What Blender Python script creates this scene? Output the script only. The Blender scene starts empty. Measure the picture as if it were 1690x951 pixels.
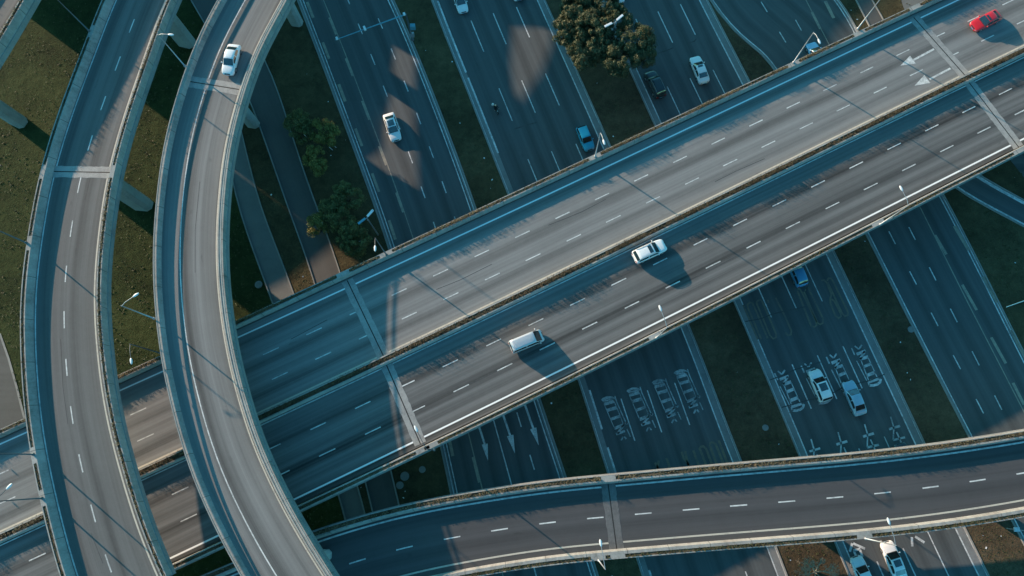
import bpy, bmesh, math, random
import numpy as np
from mathutils import Vector, Matrix
random.seed(7); rng = np.random.default_rng(7)
R = math.radians
scn = bpy.context.scene
COL = scn.collection

# ------------------------------------------------------------------ camera
PW, PH = 1690.0, 951.0
FPX, TILT, YAW, CAMH = 1150.0, R(14.0), R(1.1), 97.0
ROT = Matrix.Rotation(TILT, 3, 'X') @ Matrix.Rotation(YAW, 3, 'Y')
cam_d = bpy.data.cameras.new('camera')
cam_d.sensor_fit = 'HORIZONTAL'; cam_d.sensor_width = 36.0
cam_d.lens = 36.0 * FPX / PW
cam_d.clip_start = 1.0; cam_d.clip_end = 6000.0
cam = bpy.data.objects.new('camera', cam_d); COL.objects.link(cam)
cam.matrix_world = Matrix.Translation((0, 0, CAMH)) @ ROT.to_4x4()
scn.camera = cam

def P(px, py, z=0.0):
    """world point at height z seen at photo pixel px, py"""
    d = ROT @ Vector(((px - PW / 2) / FPX, -(py - PH / 2) / FPX, -1.0))
    t = (z - CAMH) / d.z
    return Vector((d.x * t, d.y * t, z))

# ------------------------------------------------------------------ node materials
def new_mat(name):
    m = bpy.data.materials.new(name); m.use_nodes = True
    nt = m.node_tree; nt.nodes.clear()
    out = nt.nodes.new('ShaderNodeOutputMaterial')
    b = nt.nodes.new('ShaderNodeBsdfPrincipled')
    nt.links.new(b.outputs[0], out.inputs[0])
    return m, nt, b
def N(nt, typ, **kw):
    n = nt.nodes.new(typ)
    for k, v in kw.items(): setattr(n, k, v)
    return n
def ln(nt, a, b): nt.links.new(a, b)
def math_node(nt, op, a, b=None, c=None):
    n = N(nt, 'ShaderNodeMath', operation=op)
    for i, v in enumerate((a, b, c)):
        if v is None: continue
        if isinstance(v, (int, float)): n.inputs[i].default_value = v
        else: ln(nt, v, n.inputs[i])
    return n.outputs[0]
def noise(nt, vec, scale, detail=4, rough=0.55):
    n = N(nt, 'ShaderNodeTexNoise'); n.inputs['Scale'].default_value = scale
    n.inputs['Detail'].default_value = detail; n.inputs['Roughness'].default_value = rough
    if vec is not None: ln(nt, vec, n.inputs['Vector'])
    return n.outputs['Fac']
def ramp(nt, fac, stops):
    n = N(nt, 'ShaderNodeValToRGB'); e = n.color_ramp.elements
    while len(e) < len(stops): e.new(0.5)
    for i, (p, c) in enumerate(stops):
        e[i].position = p; e[i].color = (c[0], c[1], c[2], 1) if not isinstance(c, float) else (c, c, c, 1)
    ln(nt, fac, n.inputs[0]); return n.outputs[0]
def mix(nt, fac, a, b, mode='MIX'):
    n = N(nt, 'ShaderNodeMix', data_type='RGBA', blend_type=mode)
    if isinstance(fac, (int, float)): n.inputs[0].default_value = fac
    else: ln(nt, fac, n.inputs[0])
    for sock, v in ((n.inputs[6], a), (n.inputs[7], b)):
        if isinstance(v, tuple): sock.default_value = (v[0], v[1], v[2], 1)
        else: ln(nt, v, sock)
    return n.outputs[2]
def geo_pos(nt): return N(nt, 'ShaderNodeNewGeometry').outputs['Position']
def mapping(nt, vec, scale):
    n = N(nt, 'ShaderNodeMapping'); n.inputs['Scale'].default_value = scale
    ln(nt, vec, n.inputs['Vector']); return n.outputs[0]
def bump(nt, b, h, strength, dist=0.02):
    n = N(nt, 'ShaderNodeBump'); n.inputs['Strength'].default_value = strength
    n.inputs['Distance'].default_value = dist
    ln(nt, h, n.inputs['Height']); ln(nt, n.outputs[0], b.inputs['Normal'])

def asphalt(name, base, warm=(1, 1, 1), wear=0.22, lane=3.5, phase=0.0, rough=0.82, patch=0.25, stain=0.0):
    """uv.x = metres along the road, uv.y = metres across it: tyre lanes polish and darken in stripes"""
    m, nt, b = new_mat(name)
    uv = N(nt, 'ShaderNodeUVMap').outputs[0]; sep = N(nt, 'ShaderNodeSeparateXYZ'); ln(nt, uv, sep.inputs[0])
    u, v = sep.outputs[0], sep.outputs[1]
    wob = noise(nt, mapping(nt, uv, (0.035, 0.25, 1)), 1.0, 3)
    vv = math_node(nt, 'ADD', v, math_node(nt, 'MULTIPLY', math_node(nt, 'SUBTRACT', wob, 0.5), 1.1))
    w1 = math_node(nt, 'SINE', math_node(nt, 'ADD', math_node(nt, 'MULTIPLY', vv, 2 * math.pi / lane), phase))
    w2 = math_node(nt, 'SINE', math_node(nt, 'ADD', math_node(nt, 'MULTIPLY', vv, 4 * math.pi / lane), phase * 2 + 1.2))
    lanes = math_node(nt, 'ADD', math_node(nt, 'MULTIPLY', w1, 0.6), math_node(nt, 'MULTIPLY', w2, 0.4))
    streak = noise(nt, mapping(nt, uv, (0.03, 2.2, 1)), 1.0, 5, 0.6)
    streak2 = noise(nt, mapping(nt, uv, (0.006, 0.55, 1)), 1.0, 4, 0.6)
    pos = geo_pos(nt)
    big = noise(nt, pos, 0.07, 4, 0.6); fine = noise(nt, pos, 9.0, 3, 0.7); mid = noise(nt, pos, 1.1, 4, 0.65)
    f = math_node(nt, 'MULTIPLY_ADD', lanes, wear * 0.55, 1.0)
    f = math_node(nt, 'ADD', f, math_node(nt, 'MULTIPLY', math_node(nt, 'SUBTRACT', streak, 0.5), wear * 1.5))
    f = math_node(nt, 'ADD', f, math_node(nt, 'MULTIPLY', math_node(nt, 'SUBTRACT', streak2, 0.5), wear * 2.0))
    f = math_node(nt, 'ADD', f, math_node(nt, 'MULTIPLY', math_node(nt, 'SUBTRACT', big, 0.5), patch * 1.6))
    f = math_node(nt, 'ADD', f, math_node(nt, 'MULTIPLY', math_node(nt, 'SUBTRACT', mid, 0.5), patch * 0.7))
    f = math_node(nt, 'ADD', f, math_node(nt, 'MULTIPLY', math_node(nt, 'SUBTRACT', fine, 0.5), 0.3))
    f = math_node(nt, 'MAXIMUM', f, 0.25)
    c = N(nt, 'ShaderNodeVectorMath', operation='SCALE'); c.inputs[0].default_value = [base * k for k in warm]
    ln(nt, f, c.inputs['Scale'])
    spots = ramp(nt, noise(nt, mapping(nt, uv, (0.35, 1.1, 1)), 1.0, 2), [(0.70, 0.0), (0.78, 1.0)])
    col = mix(nt, math_node(nt, 'MULTIPLY', spots, 0.35), c.outputs[0], (base * .45, base * .45, base * .45))
    ln(nt, col, b.inputs['Base Color'])
    ln(nt, math_node(nt, 'MULTIPLY_ADD', streak, -0.15, rough + .07), b.inputs['Roughness'])
    b.inputs['Specular IOR Level'].default_value = 0.3
    bump(nt, b, fine, 0.25, 0.01)
    return m

def worn(name, paint, under, cover=0.62, rough=0.7):
    m, nt, b = new_mat(name); pos = geo_pos(nt)
    n1 = noise(nt, pos, 1.6, 5, 0.7); n2 = noise(nt, pos, 7.0, 3, 0.7); n3 = noise(nt, pos, 0.25, 2)
    s = math_node(nt, 'ADD', math_node(nt, 'MULTIPLY', n1, 0.45), math_node(nt, 'MULTIPLY', n2, 0.3))
    s = math_node(nt, 'ADD', s, math_node(nt, 'MULTIPLY', n3, 0.25))
    k = ramp(nt, s, [(cover - 0.16, 1.0), (cover + 0.08, 0.0)])
    ln(nt, mix(nt, k, (under, under, under), paint), b.inputs['Base Color'])
    b.inputs['Roughness'].default_value = rough
    return m

def concrete(name, c, rough=0.85, var=0.5, streak=True):
    m, nt, b = new_mat(name); pos = geo_pos(nt)
    a = noise(nt, pos, 0.5, 5, 0.65); d = noise(nt, pos, 5.0, 4, 0.7)
    e = noise(nt, mapping(nt, pos, (1.6, 1.6, 0.25)), 1.0, 4, 0.7)
    f = math_node(nt, 'ADD', math_node(nt, 'MULTIPLY', a, 0.5), math_node(nt, 'MULTIPLY', d, 0.25))
    f = math_node(nt, 'ADD', f, math_node(nt, 'MULTIPLY', e, 0.25))
    lo = tuple(x * (1 - var * .9) for x in c); hi = tuple(min(1, x * (1 + var * .55)) for x in c)
    ln(nt, ramp(nt, f, [(0.3, lo), (0.5, c), (0.7, hi)]), b.inputs['Base Color'])
    b.inputs['Roughness'].default_value = rough; bump(nt, b, d, 0.2, 0.02)
    return m

def plain(name, c, rough=0.5, metal=0.0, coat=0.0, spec=0.5, var=0.12, scale=6.0):
    m, nt, b = new_mat(name); pos = N(nt, 'ShaderNodeTexCoord').outputs['Object']
    n = noise(nt, pos, scale, 3)
    lo = tuple(x * (1 - var) for x in c); hi = tuple(min(1, x * (1 + var)) for x in c)
    ln(nt, ramp(nt, n, [(0.35, lo), (0.65, hi)]), b.inputs['Base Color'])
    b.inputs['Roughness'].default_value = rough; b.inputs['Metallic'].default_value = metal
    b.inputs['Coat Weight'].default_value = coat; b.inputs['Coat Roughness'].default_value = 0.06
    b.inputs['Specular IOR Level'].default_value = spec
    return m

def ground_mat(name, cols, s1=0.09, s2=0.8, s3=4.5, bumpk=0.5):
    m, nt, b = new_mat(name); pos = geo_pos(nt)
    a = noise(nt, pos, s1, 5, 0.6); c = noise(nt, pos, s2, 5, 0.7); d = noise(nt, pos, s3, 4, 0.75)
    f = math_node(nt, 'ADD', math_node(nt, 'MULTIPLY', a, 0.45), math_node(nt, 'MULTIPLY', c, 0.3))
    f = math_node(nt, 'ADD', f, math_node(nt, 'MULTIPLY', d, 0.25))
    st = [(0.36, cols[0]), (0.46, cols[1]), (0.54, cols[2]), (0.64, cols[3])]
    ln(nt, ramp(nt, f, st), b.inputs['Base Color'])
    b.inputs['Roughness'].default_value = 0.95; b.inputs['Specular IOR Level'].default_value = 0.15
    bump(nt, b, math_node(nt, 'ADD', d, math_node(nt, 'MULTIPLY', c, 1.5)), bumpk, 0.25)
    return m

def leaf_mat(name, dark, light, scale=0.6):
    m, nt, b = new_mat(name); pos = geo_pos(nt)
    oi = N(nt, 'ShaderNodeNewGeometry').outputs['Random Per Island']
    n = noise(nt, pos, scale, 3)
    f = math_node(nt, 'ADD', math_node(nt, 'MULTIPLY', n, 0.6), math_node(nt, 'MULTIPLY', oi, 0.4))
    ln(nt, ramp(nt, f, [(0.3, dark), (0.72, light)]), b.inputs['Base Color'])
    b.inputs['Roughness'].default_value = 0.6; b.inputs['Specular IOR Level'].default_value = 0.25
    try:
        b.inputs['Subsurface Weight'].default_value = 0.0
    except Exception: pass
    return m

M = {}
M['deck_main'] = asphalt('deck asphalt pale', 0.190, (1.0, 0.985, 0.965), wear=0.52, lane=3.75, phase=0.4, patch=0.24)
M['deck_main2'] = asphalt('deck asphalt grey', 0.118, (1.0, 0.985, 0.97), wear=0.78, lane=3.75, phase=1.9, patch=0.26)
M['deck_west'] = asphalt('ramp asphalt', 0.126, (1.0, 0.985, 0.965), wear=0.42, lane=3.6, phase=1.0, patch=0.24)
M['deck_loop'] = asphalt('loop ramp surface', 0.165, (1.0, 0.985, 0.965), wear=0.58, lane=4.6, phase=0.2, patch=0.22)
M['deck_south'] = asphalt('dark ramp asphalt', 0.070, (1.0, 0.98, 1.02), wear=0.28, lane=3.6, phase=0.6, patch=0.2)
M['road'] = asphalt('road asphalt', 0.092, (0.93, 1.0, 1.02), wear=0.34, lane=3.6, phase=0.2, patch=0.2)
M['road_side'] = asphalt('side road asphalt', 0.10, (1.05, 1.0, 0.95), wear=0.1, lane=4.0, phase=0.2, patch=0.3)
M['path'] = concrete('paving', (0.16, 0.16, 0.155), var=0.25)
M['gutter'] = concrete('gutter concrete', (0.20, 0.20, 0.195), var=0.4)
M['kerb'] = concrete('kerb stone', (0.26, 0.25, 0.235), var=0.35)
M['conc'] = concrete('concrete', (0.27, 0.265, 0.255), var=0.42)
M['conc_pale'] = concrete('pale concrete', (0.36, 0.35, 0.325), var=0.5)
def parapet_mat():
    m, nt, b = new_mat('parapet concrete'); pos = geo_pos(nt); uv = N(nt, 'ShaderNodeUVMap').outputs[0]; sep = N(nt, 'ShaderNodeSeparateXYZ'); ln(nt, uv, sep.inputs[0])
    a = noise(nt, pos, 0.22, 5, 0.7); d = noise(nt, pos, 3.5, 5, 0.75); e = noise(nt, mapping(nt, uv, (1.3, 0.3, 1)), 1.0, 5, 0.75)
    f = math_node(nt, 'ADD', math_node(nt, 'MULTIPLY', a, 0.4), math_node(nt, 'ADD', math_node(nt, 'MULTIPLY', d, 0.3), math_node(nt, 'MULTIPLY', e, 0.3)))
    c = ramp(nt, f, [(0.34, (0.13, 0.12, 0.105)), (0.46, (0.27, 0.26, 0.245)), (0.56, (0.35, 0.34, 0.32)), (0.70, (0.46, 0.445, 0.42))])
    fr = math_node(nt, 'FRACT', math_node(nt, 'DIVIDE', sep.outputs[0], 5.0)); k = math_node(nt, 'LESS_THAN', fr, 0.014)
    ln(nt, mix(nt, math_node(nt, 'MULTIPLY', k, 0.75), c, (0.05, 0.05, 0.05)), b.inputs['Base Color']); b.inputs['Roughness'].default_value = 0.88
    bump(nt, b, d, 0.25, 0.02); return m
M['parapet'] = parapet_mat()
M['conc_pier'] = concrete('pier concrete', (0.36, 0.35, 0.33), var=0.45)
M['joint'] = worn('joint concrete', (0.34, 0.33, 0.315), 0.17, 0.60)
M['joint_dark'] = worn('dull joint concrete', (0.155, 0.15, 0.15), 0.075, 0.56)
M['tar'] = worn('tar seam', (0.030, 0.032, 0.034), 0.08, 0.56)
M['rubber'] = plain('rubber', (0.02, 0.02, 0.02), 0.8)
M['soil'] = ground_mat('planter soil', [(0.03, 0.022, 0.014), (0.075, 0.054, 0.034), (0.14, 0.105, 0.07), (0.22, 0.175, 0.12)], 0.4, 2.5, 9)
M['white'] = worn('road paint white', (0.68, 0.68, 0.66), 0.16, 0.605)
M['white_new'] = worn('fresh white paint', (0.86, 0.86, 0.85), 0.2, 0.80)
M['white_dim'] = worn('worn road paint', (0.74, 0.74, 0.73), 0.10, 0.585)
M['glyph'] = worn('worn lettering', (0.62, 0.63, 0.63), 0.092, 0.575)
M['glyph_faint'] = worn('faint lettering', (0.55, 0.57, 0.57), 0.092, 0.535)
M['yellow'] = worn('worn yellow road paint', (0.23, 0.18, 0.11), 0.085, 0.53)
M['beige'] = worn('beige road paint', (0.34, 0.30, 0.23), 0.11, 0.60)
M['cream'] = worn('cream edge line', (0.52, 0.48, 0.41), 0.2, 0.66)
M['grass'] = ground_mat('grass', [(0.013, 0.018, 0.006), (0.027, 0.036, 0.011), (0.042, 0.053, 0.017), (0.075, 0.080, 0.032)])
M['verge'] = ground_mat('dry verge', [(0.040, 0.029, 0.018), (0.072, 0.052, 0.031), (0.104, 0.076, 0.045), (0.150, 0.112, 0.068)])
M['verge_dim'] = ground_mat('dull verge', [(0.036, 0.028, 0.015), (0.064, 0.051, 0.027), (0.092, 0.074, 0.039), (0.135, 0.108, 0.060)])
M['tuft'] = leaf_mat('grass blades', (0.024, 0.030, 0.010), (0.10, 0.098, 0.042), 0.4)
M['weed'] = leaf_mat('weed leaves', (0.022, 0.028, 0.010), (0.10, 0.10, 0.04), 0.5)
M['plant'] = leaf_mat('planter leaves', (0.06, 0.048, 0.024), (0.26, 0.20, 0.12), 0.9)
M['plant_dark'] = leaf_mat('brown planter leaves', (0.04, 0.03, 0.017), (0.15, 0.11, 0.065), 0.9)
M['plant_green'] = leaf_mat('planter leaves green', (0.035, 0.036, 0.014), (0.15, 0.125, 0.06), 0.9)
M['crown_olive'] = leaf_mat('olive leaves', (0.040, 0.048, 0.020), (0.140, 0.142, 0.066), 0.8)
M['crown_green'] = leaf_mat('green leaves', (0.075, 0.085, 0.032), (0.21, 0.205, 0.075), 0.9)
M['crown_lime'] = leaf_mat('yellow green leaves', (0.11, 0.105, 0.028), (0.30, 0.26, 0.075), 0.9)
M['bark'] = plain('bark', (0.06, 0.045, 0.032), 0.9)
M['twig'] = plain('dry twigs', (0.38, 0.31, 0.22), 0.9)
M['steel'] = plain('galvanised steel', (0.34, 0.36, 0.38), 0.45, 0.4)
M['steel_dark'] = plain('dark steel', (0.10, 0.11, 0.12), 0.5, 0.3)
M['lampwhite'] = plain('lamp housing', (0.72, 0.74, 0.76), 0.35)
M['lampglass'] = plain('lamp glass', (0.5, 0.55, 0.58), 0.2)
M['tealpaint'] = plain('teal painted steel', (0.09, 0.28, 0.36), 0.5)
M['glass'] = plain('car glass', (0.014, 0.026, 0.028), 0.05, 0.0, 0.0, 0.7)
for n_ in M['glass'].node_tree.nodes:
    if n_.type == 'BSDF_PRINCIPLED': n_.inputs['IOR'].default_value = 2.1
M['tyre'] = plain('tyre rubber', (0.014, 0.014, 0.015), 0.8)
M['rim'] = plain('alloy rim', (0.45, 0.46, 0.48), 0.3, 0.7)
M['chrome'] = plain('light lens', (0.62, 0.66, 0.7), 0.12)
M['redlens'] = plain('tail lens', (0.28, 0.012, 0.015), 0.2)
M['blacktrim'] = plain('black trim', (0.015, 0.015, 0.017), 0.4)
def paint(name, c): return plain(name, c, 0.32, 0.0, 0.8, 0.5, 0.03, 1.5)
M['p_white'] = paint('white car paint', (0.80, 0.80, 0.80))
M['p_silver'] = plain('silver car paint', (0.58, 0.58, 0.60), 0.35, 0.25, 0.6, 0.5, 0.03)
M['p_grey'] = plain('grey car paint', (0.36, 0.50, 0.60), 0.3, 0.35, 0.8, 0.5, 0.03)
M['p_black'] = paint('black car paint', (0.022, 0.026, 0.030))
M['p_red'] = paint('red car paint', (0.55, 0.012, 0.02))
M['p_teal'] = paint('teal car paint', (0.015, 0.30, 0.46))
M['p_blue'] = paint('blue car paint', (0.06, 0.27, 0.48))
M['skin'] = plain('skin', (0.45, 0.27, 0.19), 0.6)
M['cloth_dark'] = plain('dark cloth', (0.012, 0.012, 0.016), 0.9)
M['helmet'] = plain('pale helmet', (0.75, 0.55, 0.36), 0.3)
M['sack'] = plain('white cloth', (0.7, 0.7, 0.68), 0.8)

# ------------------------------------------------------------------ mesh builder
class MB:
    def __init__(s): s.v = []; s.f = []; s.uv = []; s.smooth = False
    def quad(s, a, b, c, d, uv=None):
        i = len(s.v); s.v += [tuple(a), tuple(b), tuple(c), tuple(d)]; s.f.append((i, i + 1, i + 2, i + 3))
        s.uv += list(uv) if uv else [(0, 0)] * 4
    def tri(s, a, b, c):
        i = len(s.v); s.v += [tuple(a), tuple(b), tuple(c)]; s.f.append((i, i + 1, i + 2)); s.uv += [(0, 0)] * 3
    def grid(s, rows, uvs=None, close=False):
        """rows: list of equal length lists of points; shared vertices"""
        n = len(rows[0]); i0 = len(s.v)
        for r in rows: s.v += [tuple(p) for p in r]
        for i in range(len(rows) - 1):
            for j in range(n if close else n - 1):
                j2 = (j + 1) % n
                a, b, c, d = i0 + i * n + j, i0 + i * n + j2, i0 + (i + 1) * n + j2, i0 + (i + 1) * n + j
                s.f.append((a, b, c, d))
                if uvs: s.uv += [uvs[i][j], uvs[i][j2], uvs[i + 1][j2], uvs[i + 1][j]]
                else: s.uv += [(0, 0)] * 4
    def ngon(s, pts, uvs=None):
        i = len(s.v); s.v += [tuple(p) for p in pts]; s.f.append(tuple(range(i, i + len(pts))))
        s.uv += list(uvs) if uvs else [(p[0], p[1]) for p in pts]
    def box(s, c, dx, dy, dz, ax=None):
        """centre c, half sizes, optional 3 axes"""
        X, Y, Z = ax if ax else (Vector((1, 0, 0)), Vector((0, 1, 0)), Vector((0, 0, 1)))
        c = Vector(c); p = [c + X * (dx * i) + Y * (dy * j) + Z * (dz * k) for k in (-1, 1) for j in (-1, 1) for i in (-1, 1)]
        b = len(s.v); s.v += [tuple(q) for q in p]
        for f in ((0, 2, 3, 1), (4, 5, 7, 6), (0, 1, 5, 4), (2, 6, 7, 3), (0, 4, 6, 2), (1, 3, 7, 5)):
            s.f.append(tuple(b + k for k in f)); s.uv += [(0, 0)] * 4
    def tube(s, pts, rad, n=8, caps=True):
        pts = [Vector(p) for p in pts]
        if not isinstance(rad, (list, tuple)): rad = [rad] * len(pts)
        rows = []
        for i, p in enumerate(pts):
            t = (pts[min(i + 1, len(pts) - 1)] - pts[max(i - 1, 0)]).normalized()
            a = t.cross(Vector((0, 0, 1)))
            if a.length < 1e-3: a = t.cross(Vector((0, 1, 0)))
            a.normalize(); b = t.cross(a)
            rows.append([p + (a * math.cos(2 * math.pi * k / n) + b * math.sin(2 * math.pi * k / n)) * rad[i] for k in range(n)])
        s.grid(rows, close=True)
        if caps:
            for r in (rows[0], rows[-1]):
                s.ngon(r)
    def ball(s, c, rx, ry, rz, nu=10, nv=7, ax=None):
        X, Y, Z = ax if ax else (Vector((1, 0, 0)), Vector((0, 1, 0)), Vector((0, 0, 1)))
        c = Vector(c); rows = []
        for i in range(nv + 1):
            th = math.pi * i / nv; th = min(max(th, 0.02), math.pi - 0.02)
            rows.append([c + X * (rx * math.sin(th) * math.cos(2 * math.pi * j / nu)) + Y * (ry * math.sin(th) * math.sin(2 * math.pi * j / nu)) + Z * (rz * math.cos(th)) for j in range(nu)])
        s.grid(rows, close=True)
    def build(s, name, mat, parent=None, smooth=False, kind=None, label=None, cat=None, group=None, origin=None, recalc=True):
        off = Vector((0, 0, 0))
        q = parent
        while q is not None and not q.get('_local'): off = off + Vector(q.location); q = q.parent
        if q is not None: off = Vector((0, 0, 0))
        if origin is not None: off = Vector(origin)
        me = bpy.data.meshes.new(name)
        vs = np.array(s.v, dtype=float) - np.array(off)[None, :]
        me.from_pydata(vs.tolist(), [], s.f)
        uvl = me.uv_layers.new(name='UVMap')
        flat = np.array(s.uv, dtype=np.float32).reshape(-1)
        if len(flat) == len(uvl.data) * 2: uvl.data.foreach_set('uv', flat)
        if recalc:
            bm = bmesh.new(); bm.from_mesh(me); bmesh.ops.recalc_face_normals(bm, faces=bm.faces); bm.to_mesh(me); bm.free()
        if smooth: me.polygons.foreach_set('use_smooth', [True] * len(me.polygons))
        me.materials.append(M[mat] if isinstance(mat, str) else mat)
        o = bpy.data.objects.new(name, me); COL.objects.link(o)
        if parent is not None: o.parent = parent
        elif origin is not None: o.location = off
        tag(o, label, cat, group, kind)
        return o
def tag(o, label=None, cat=None, group=None, kind=None):
    if label: o['label'] = label
    if cat: o['category'] = cat
    if group: o['group'] = group
    if kind: o['kind'] = kind
    return o
def thing(name, label, cat, loc=(0, 0, 0), rz=0.0, group=None, local=False):
    o = bpy.data.objects.new(name, None); COL.objects.link(o); o.location = loc; o.rotation_euler = (0, 0, rz)
    o.empty_display_size = 0.5
    if local: o['_local'] = 1
    return tag(o, label, cat, group)

# ------------------------------------------------------------------ paths
def catmull(pts, n=14):
    p = [Vector(q) for q in pts]; p = [2 * p[0] - p[1]] + p + [2 * p[-1] - p[-2]]; out = []
    for i in range(1, len(p) - 2):
        for k in range(n):
            t = k / n; a, b, c, d = p[i - 1], p[i], p[i + 1], p[i + 2]
            out.append(0.5 * ((2 * b) + (c - a) * t + (2 * a - 5 * b + 4 * c - d) * t * t + (3 * b - a - 3 * c + d) * t ** 3))
    out.append(p[-2]); return out
def resample(pts, ds):
    a = np.array([tuple(p) for p in pts]); d = np.r_[0, np.cumsum(np.linalg.norm(np.diff(a, axis=0), axis=1))]
    n = max(2, int(d[-1] / ds) + 1); s = np.linspace(0, d[-1], n)
    return np.stack([np.interp(s, d, a[:, k]) for k in range(a.shape[1])], 1), s
def smooth1(a, w, it=1):
    k = np.ones(2 * w + 1) / (2 * w + 1)
    for _ in range(it):
        pre = 2 * a[0] - a[1:w + 1][::-1]; post = 2 * a[-1] - a[-w - 1:-1][::-1]
        e = np.concatenate([pre, a, post]);
        if e.ndim == 1: a = np.convolve(e, k, 'valid')
        else: a = np.stack([np.convolve(e[:, j], k, 'valid') for j in range(e.shape[1])], 1)
    return a
class Path:
    """centre line, half width and normals of a road between two traced edges; o is measured in metres to the right of the centre"""
    def __init__(s, left, right, zedge, zroad, ds=1.0, sm=6, it=2):
        L, _ = resample(catmull([P(x, y, zedge) for x, y in left]), 0.5)
        Rr, _ = resample(catmull([P(x, y, zedge) for x, y in right]), 0.5)
        L = L[:, :2]; Rr = Rr[:, :2]
        def nearest(Q, p):
            d = ((Q - p) ** 2).sum(1); return Q[int(d.argmin())]
        c = np.array([(p + nearest(Rr, p)) / 2 for p in L]); w = np.array([np.linalg.norm(p - nearest(Rr, p)) / 2 for p in L])
        # drop the stretch where the nearest right point is an end of that trace
        ok = np.array([((nearest(Rr, p) - Rr[0]) ** 2).sum() > 1e-6 and ((nearest(Rr, p) - Rr[-1]) ** 2).sum() > 1e-6 for p in L])
        c, w = c[ok], w[ok]
        cw, st = resample(np.c_[c, w], ds)
        cw = smooth1(cw, sm, it)
        d = np.r_[0, np.cumsum(np.linalg.norm(np.diff(cw[:, :2], axis=0), axis=1))]
        s.len = d[-1]; s.s = d; s.c = cw[:, :2]; s.hw = smooth1(cw[:, 2], 10, 3)
        t = np.gradient(s.c, axis=0); t /= np.linalg.norm(t, axis=1)[:, None]; s.t = t
        s.n = np.stack([t[:, 1], -t[:, 0]], 1); s.z = zroad
        if np.dot(s.n[len(s.n) // 2], (nearest(Rr, s.c[len(s.c) // 2]) - s.c[len(s.c) // 2])) < 0: s.n = -s.n
    def at(s, u, o, h=0.0):
        """o: number (from the centre), ('L', d) or ('R', d): d metres in from that edge, ('F', f): fraction across"""
        x, y = np.interp(u, s.s, s.c[:, 0]), np.interp(u, s.s, s.c[:, 1])
        nx, ny = np.interp(u, s.s, s.n[:, 0]), np.interp(u, s.s, s.n[:, 1]); hw = np.interp(u, s.s, s.hw)
        k = o
        if isinstance(o, tuple): k = {'L': -hw + o[1], 'R': hw - o[1], 'F': -hw + 2 * hw * o[1]}[o[0]]
        return Vector((x + nx * k, y + ny * k, s.z + h))
    def vo(s, u, o):
        hw = float(np.interp(u, s.s, s.hw))
        if isinstance(o, tuple): return {'L': o[1], 'R': 2 * hw - o[1], 'F': 2 * hw * o[1]}[o[0]]
        return hw + o
    def loc(s, px, py, z=None):
        p = P(px, py, s.z if z is None else z); q = np.array([p.x, p.y])
        i = int(((s.c - q) ** 2).sum(1).argmin())
        u = s.s[i] + float(np.dot(q - s.c[i], s.t[i])); return u, float(np.dot(q - s.c[i], s.n[i]))
    def frac(s, px, py):
        u, o = s.loc(px, py); hw = float(np.interp(u, s.s, s.hw)); return (o + hw) / (2 * hw)
    def dl(s, px, py, z=None):
        u, o = s.loc(px, py, z); return o + float(np.interp(u, s.s, s.hw))
    def dr(s, px, py, z=None):
        u, o = s.loc(px, py, z); return float(np.interp(u, s.s, s.hw)) - o
    def sweep(s, mb, prof, u0=None, u1=None, step=1.6, close=False, cap=False):
        u0 = 0 if u0 is None else u0; u1 = s.len if u1 is None else u1
        n = max(2, int(abs(u1 - u0) / step) + 1); us = np.linspace(u0, u1, n)
        rows = [[s.at(u, o, h) for o, h in prof] for u in us]
        uvs = [[(u, s.vo(u, o)) for o, h in prof] for u in us]
        if close:
            rows = [r + [r[0]] for r in rows]; uvs = [r + [r[0]] for r in uvs]
        mb.grid(rows, uvs)
        if cap:
            for k in (0, -1): mb.ngon([s.at(us[k], o, h) for o, h in prof])
    def ribbon(s, mb, o0, o1, h, u0=None, u1=None, step=1.6): s.sweep(mb, [(o0, h), (o1, h)], u0, u1, step)
    def line(s, mb, o, w, h, u0=None, u1=None, step=1.6):
        if isinstance(o, tuple):
            if o[0] == 'F':
                hw = float(np.mean(s.hw)); a, b = ('F', o[1] - w / 4 / hw), ('F', o[1] + w / 4 / hw)
            else: a, b = (o[0], o[1] - w / 2), (o[0], o[1] + w / 2)
        else: a, b = o - w / 2, o + w / 2
        s.ribbon(mb, a, b, h, u0, u1, step)
    def dashes(s, mb, o, w, h, start, dash, period, u0=0, u1=None):
        u1 = s.len if u1 is None else u1; k = math.floor((u0 - start) / period)
        while start + k * period < u1:
            a = start + k * period; b = a + dash
            if a >= u0 and b <= u1:
                e = random.uniform(-.08, .08); s.line(mb, o, w * random.uniform(.9, 1.08), h, a + e, b + e * .3, 1.0)
            k += 1

def seg(mb, pts, w, z):
    """painted stroke through photo pixels lying on the plane z"""
    q = [P(x, y, z) for x, y in pts]; n = len(q); sides = []
    for i in range(n):
        t = (q[min(i + 1, n - 1)] - q[max(i - 1, 0)]); t.z = 0; t.normalize(); nn = Vector((t.y, -t.x, 0)) * w / 2
        sides.append((q[i] - nn, q[i] + nn))
    mb.grid([[a, b] for a, b in sides], [[(0, 0), (0, w)]] * n)
def poly(mb, pts, z):
    mb.ngon([P(x, y, z) for x, y in pts])

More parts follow.
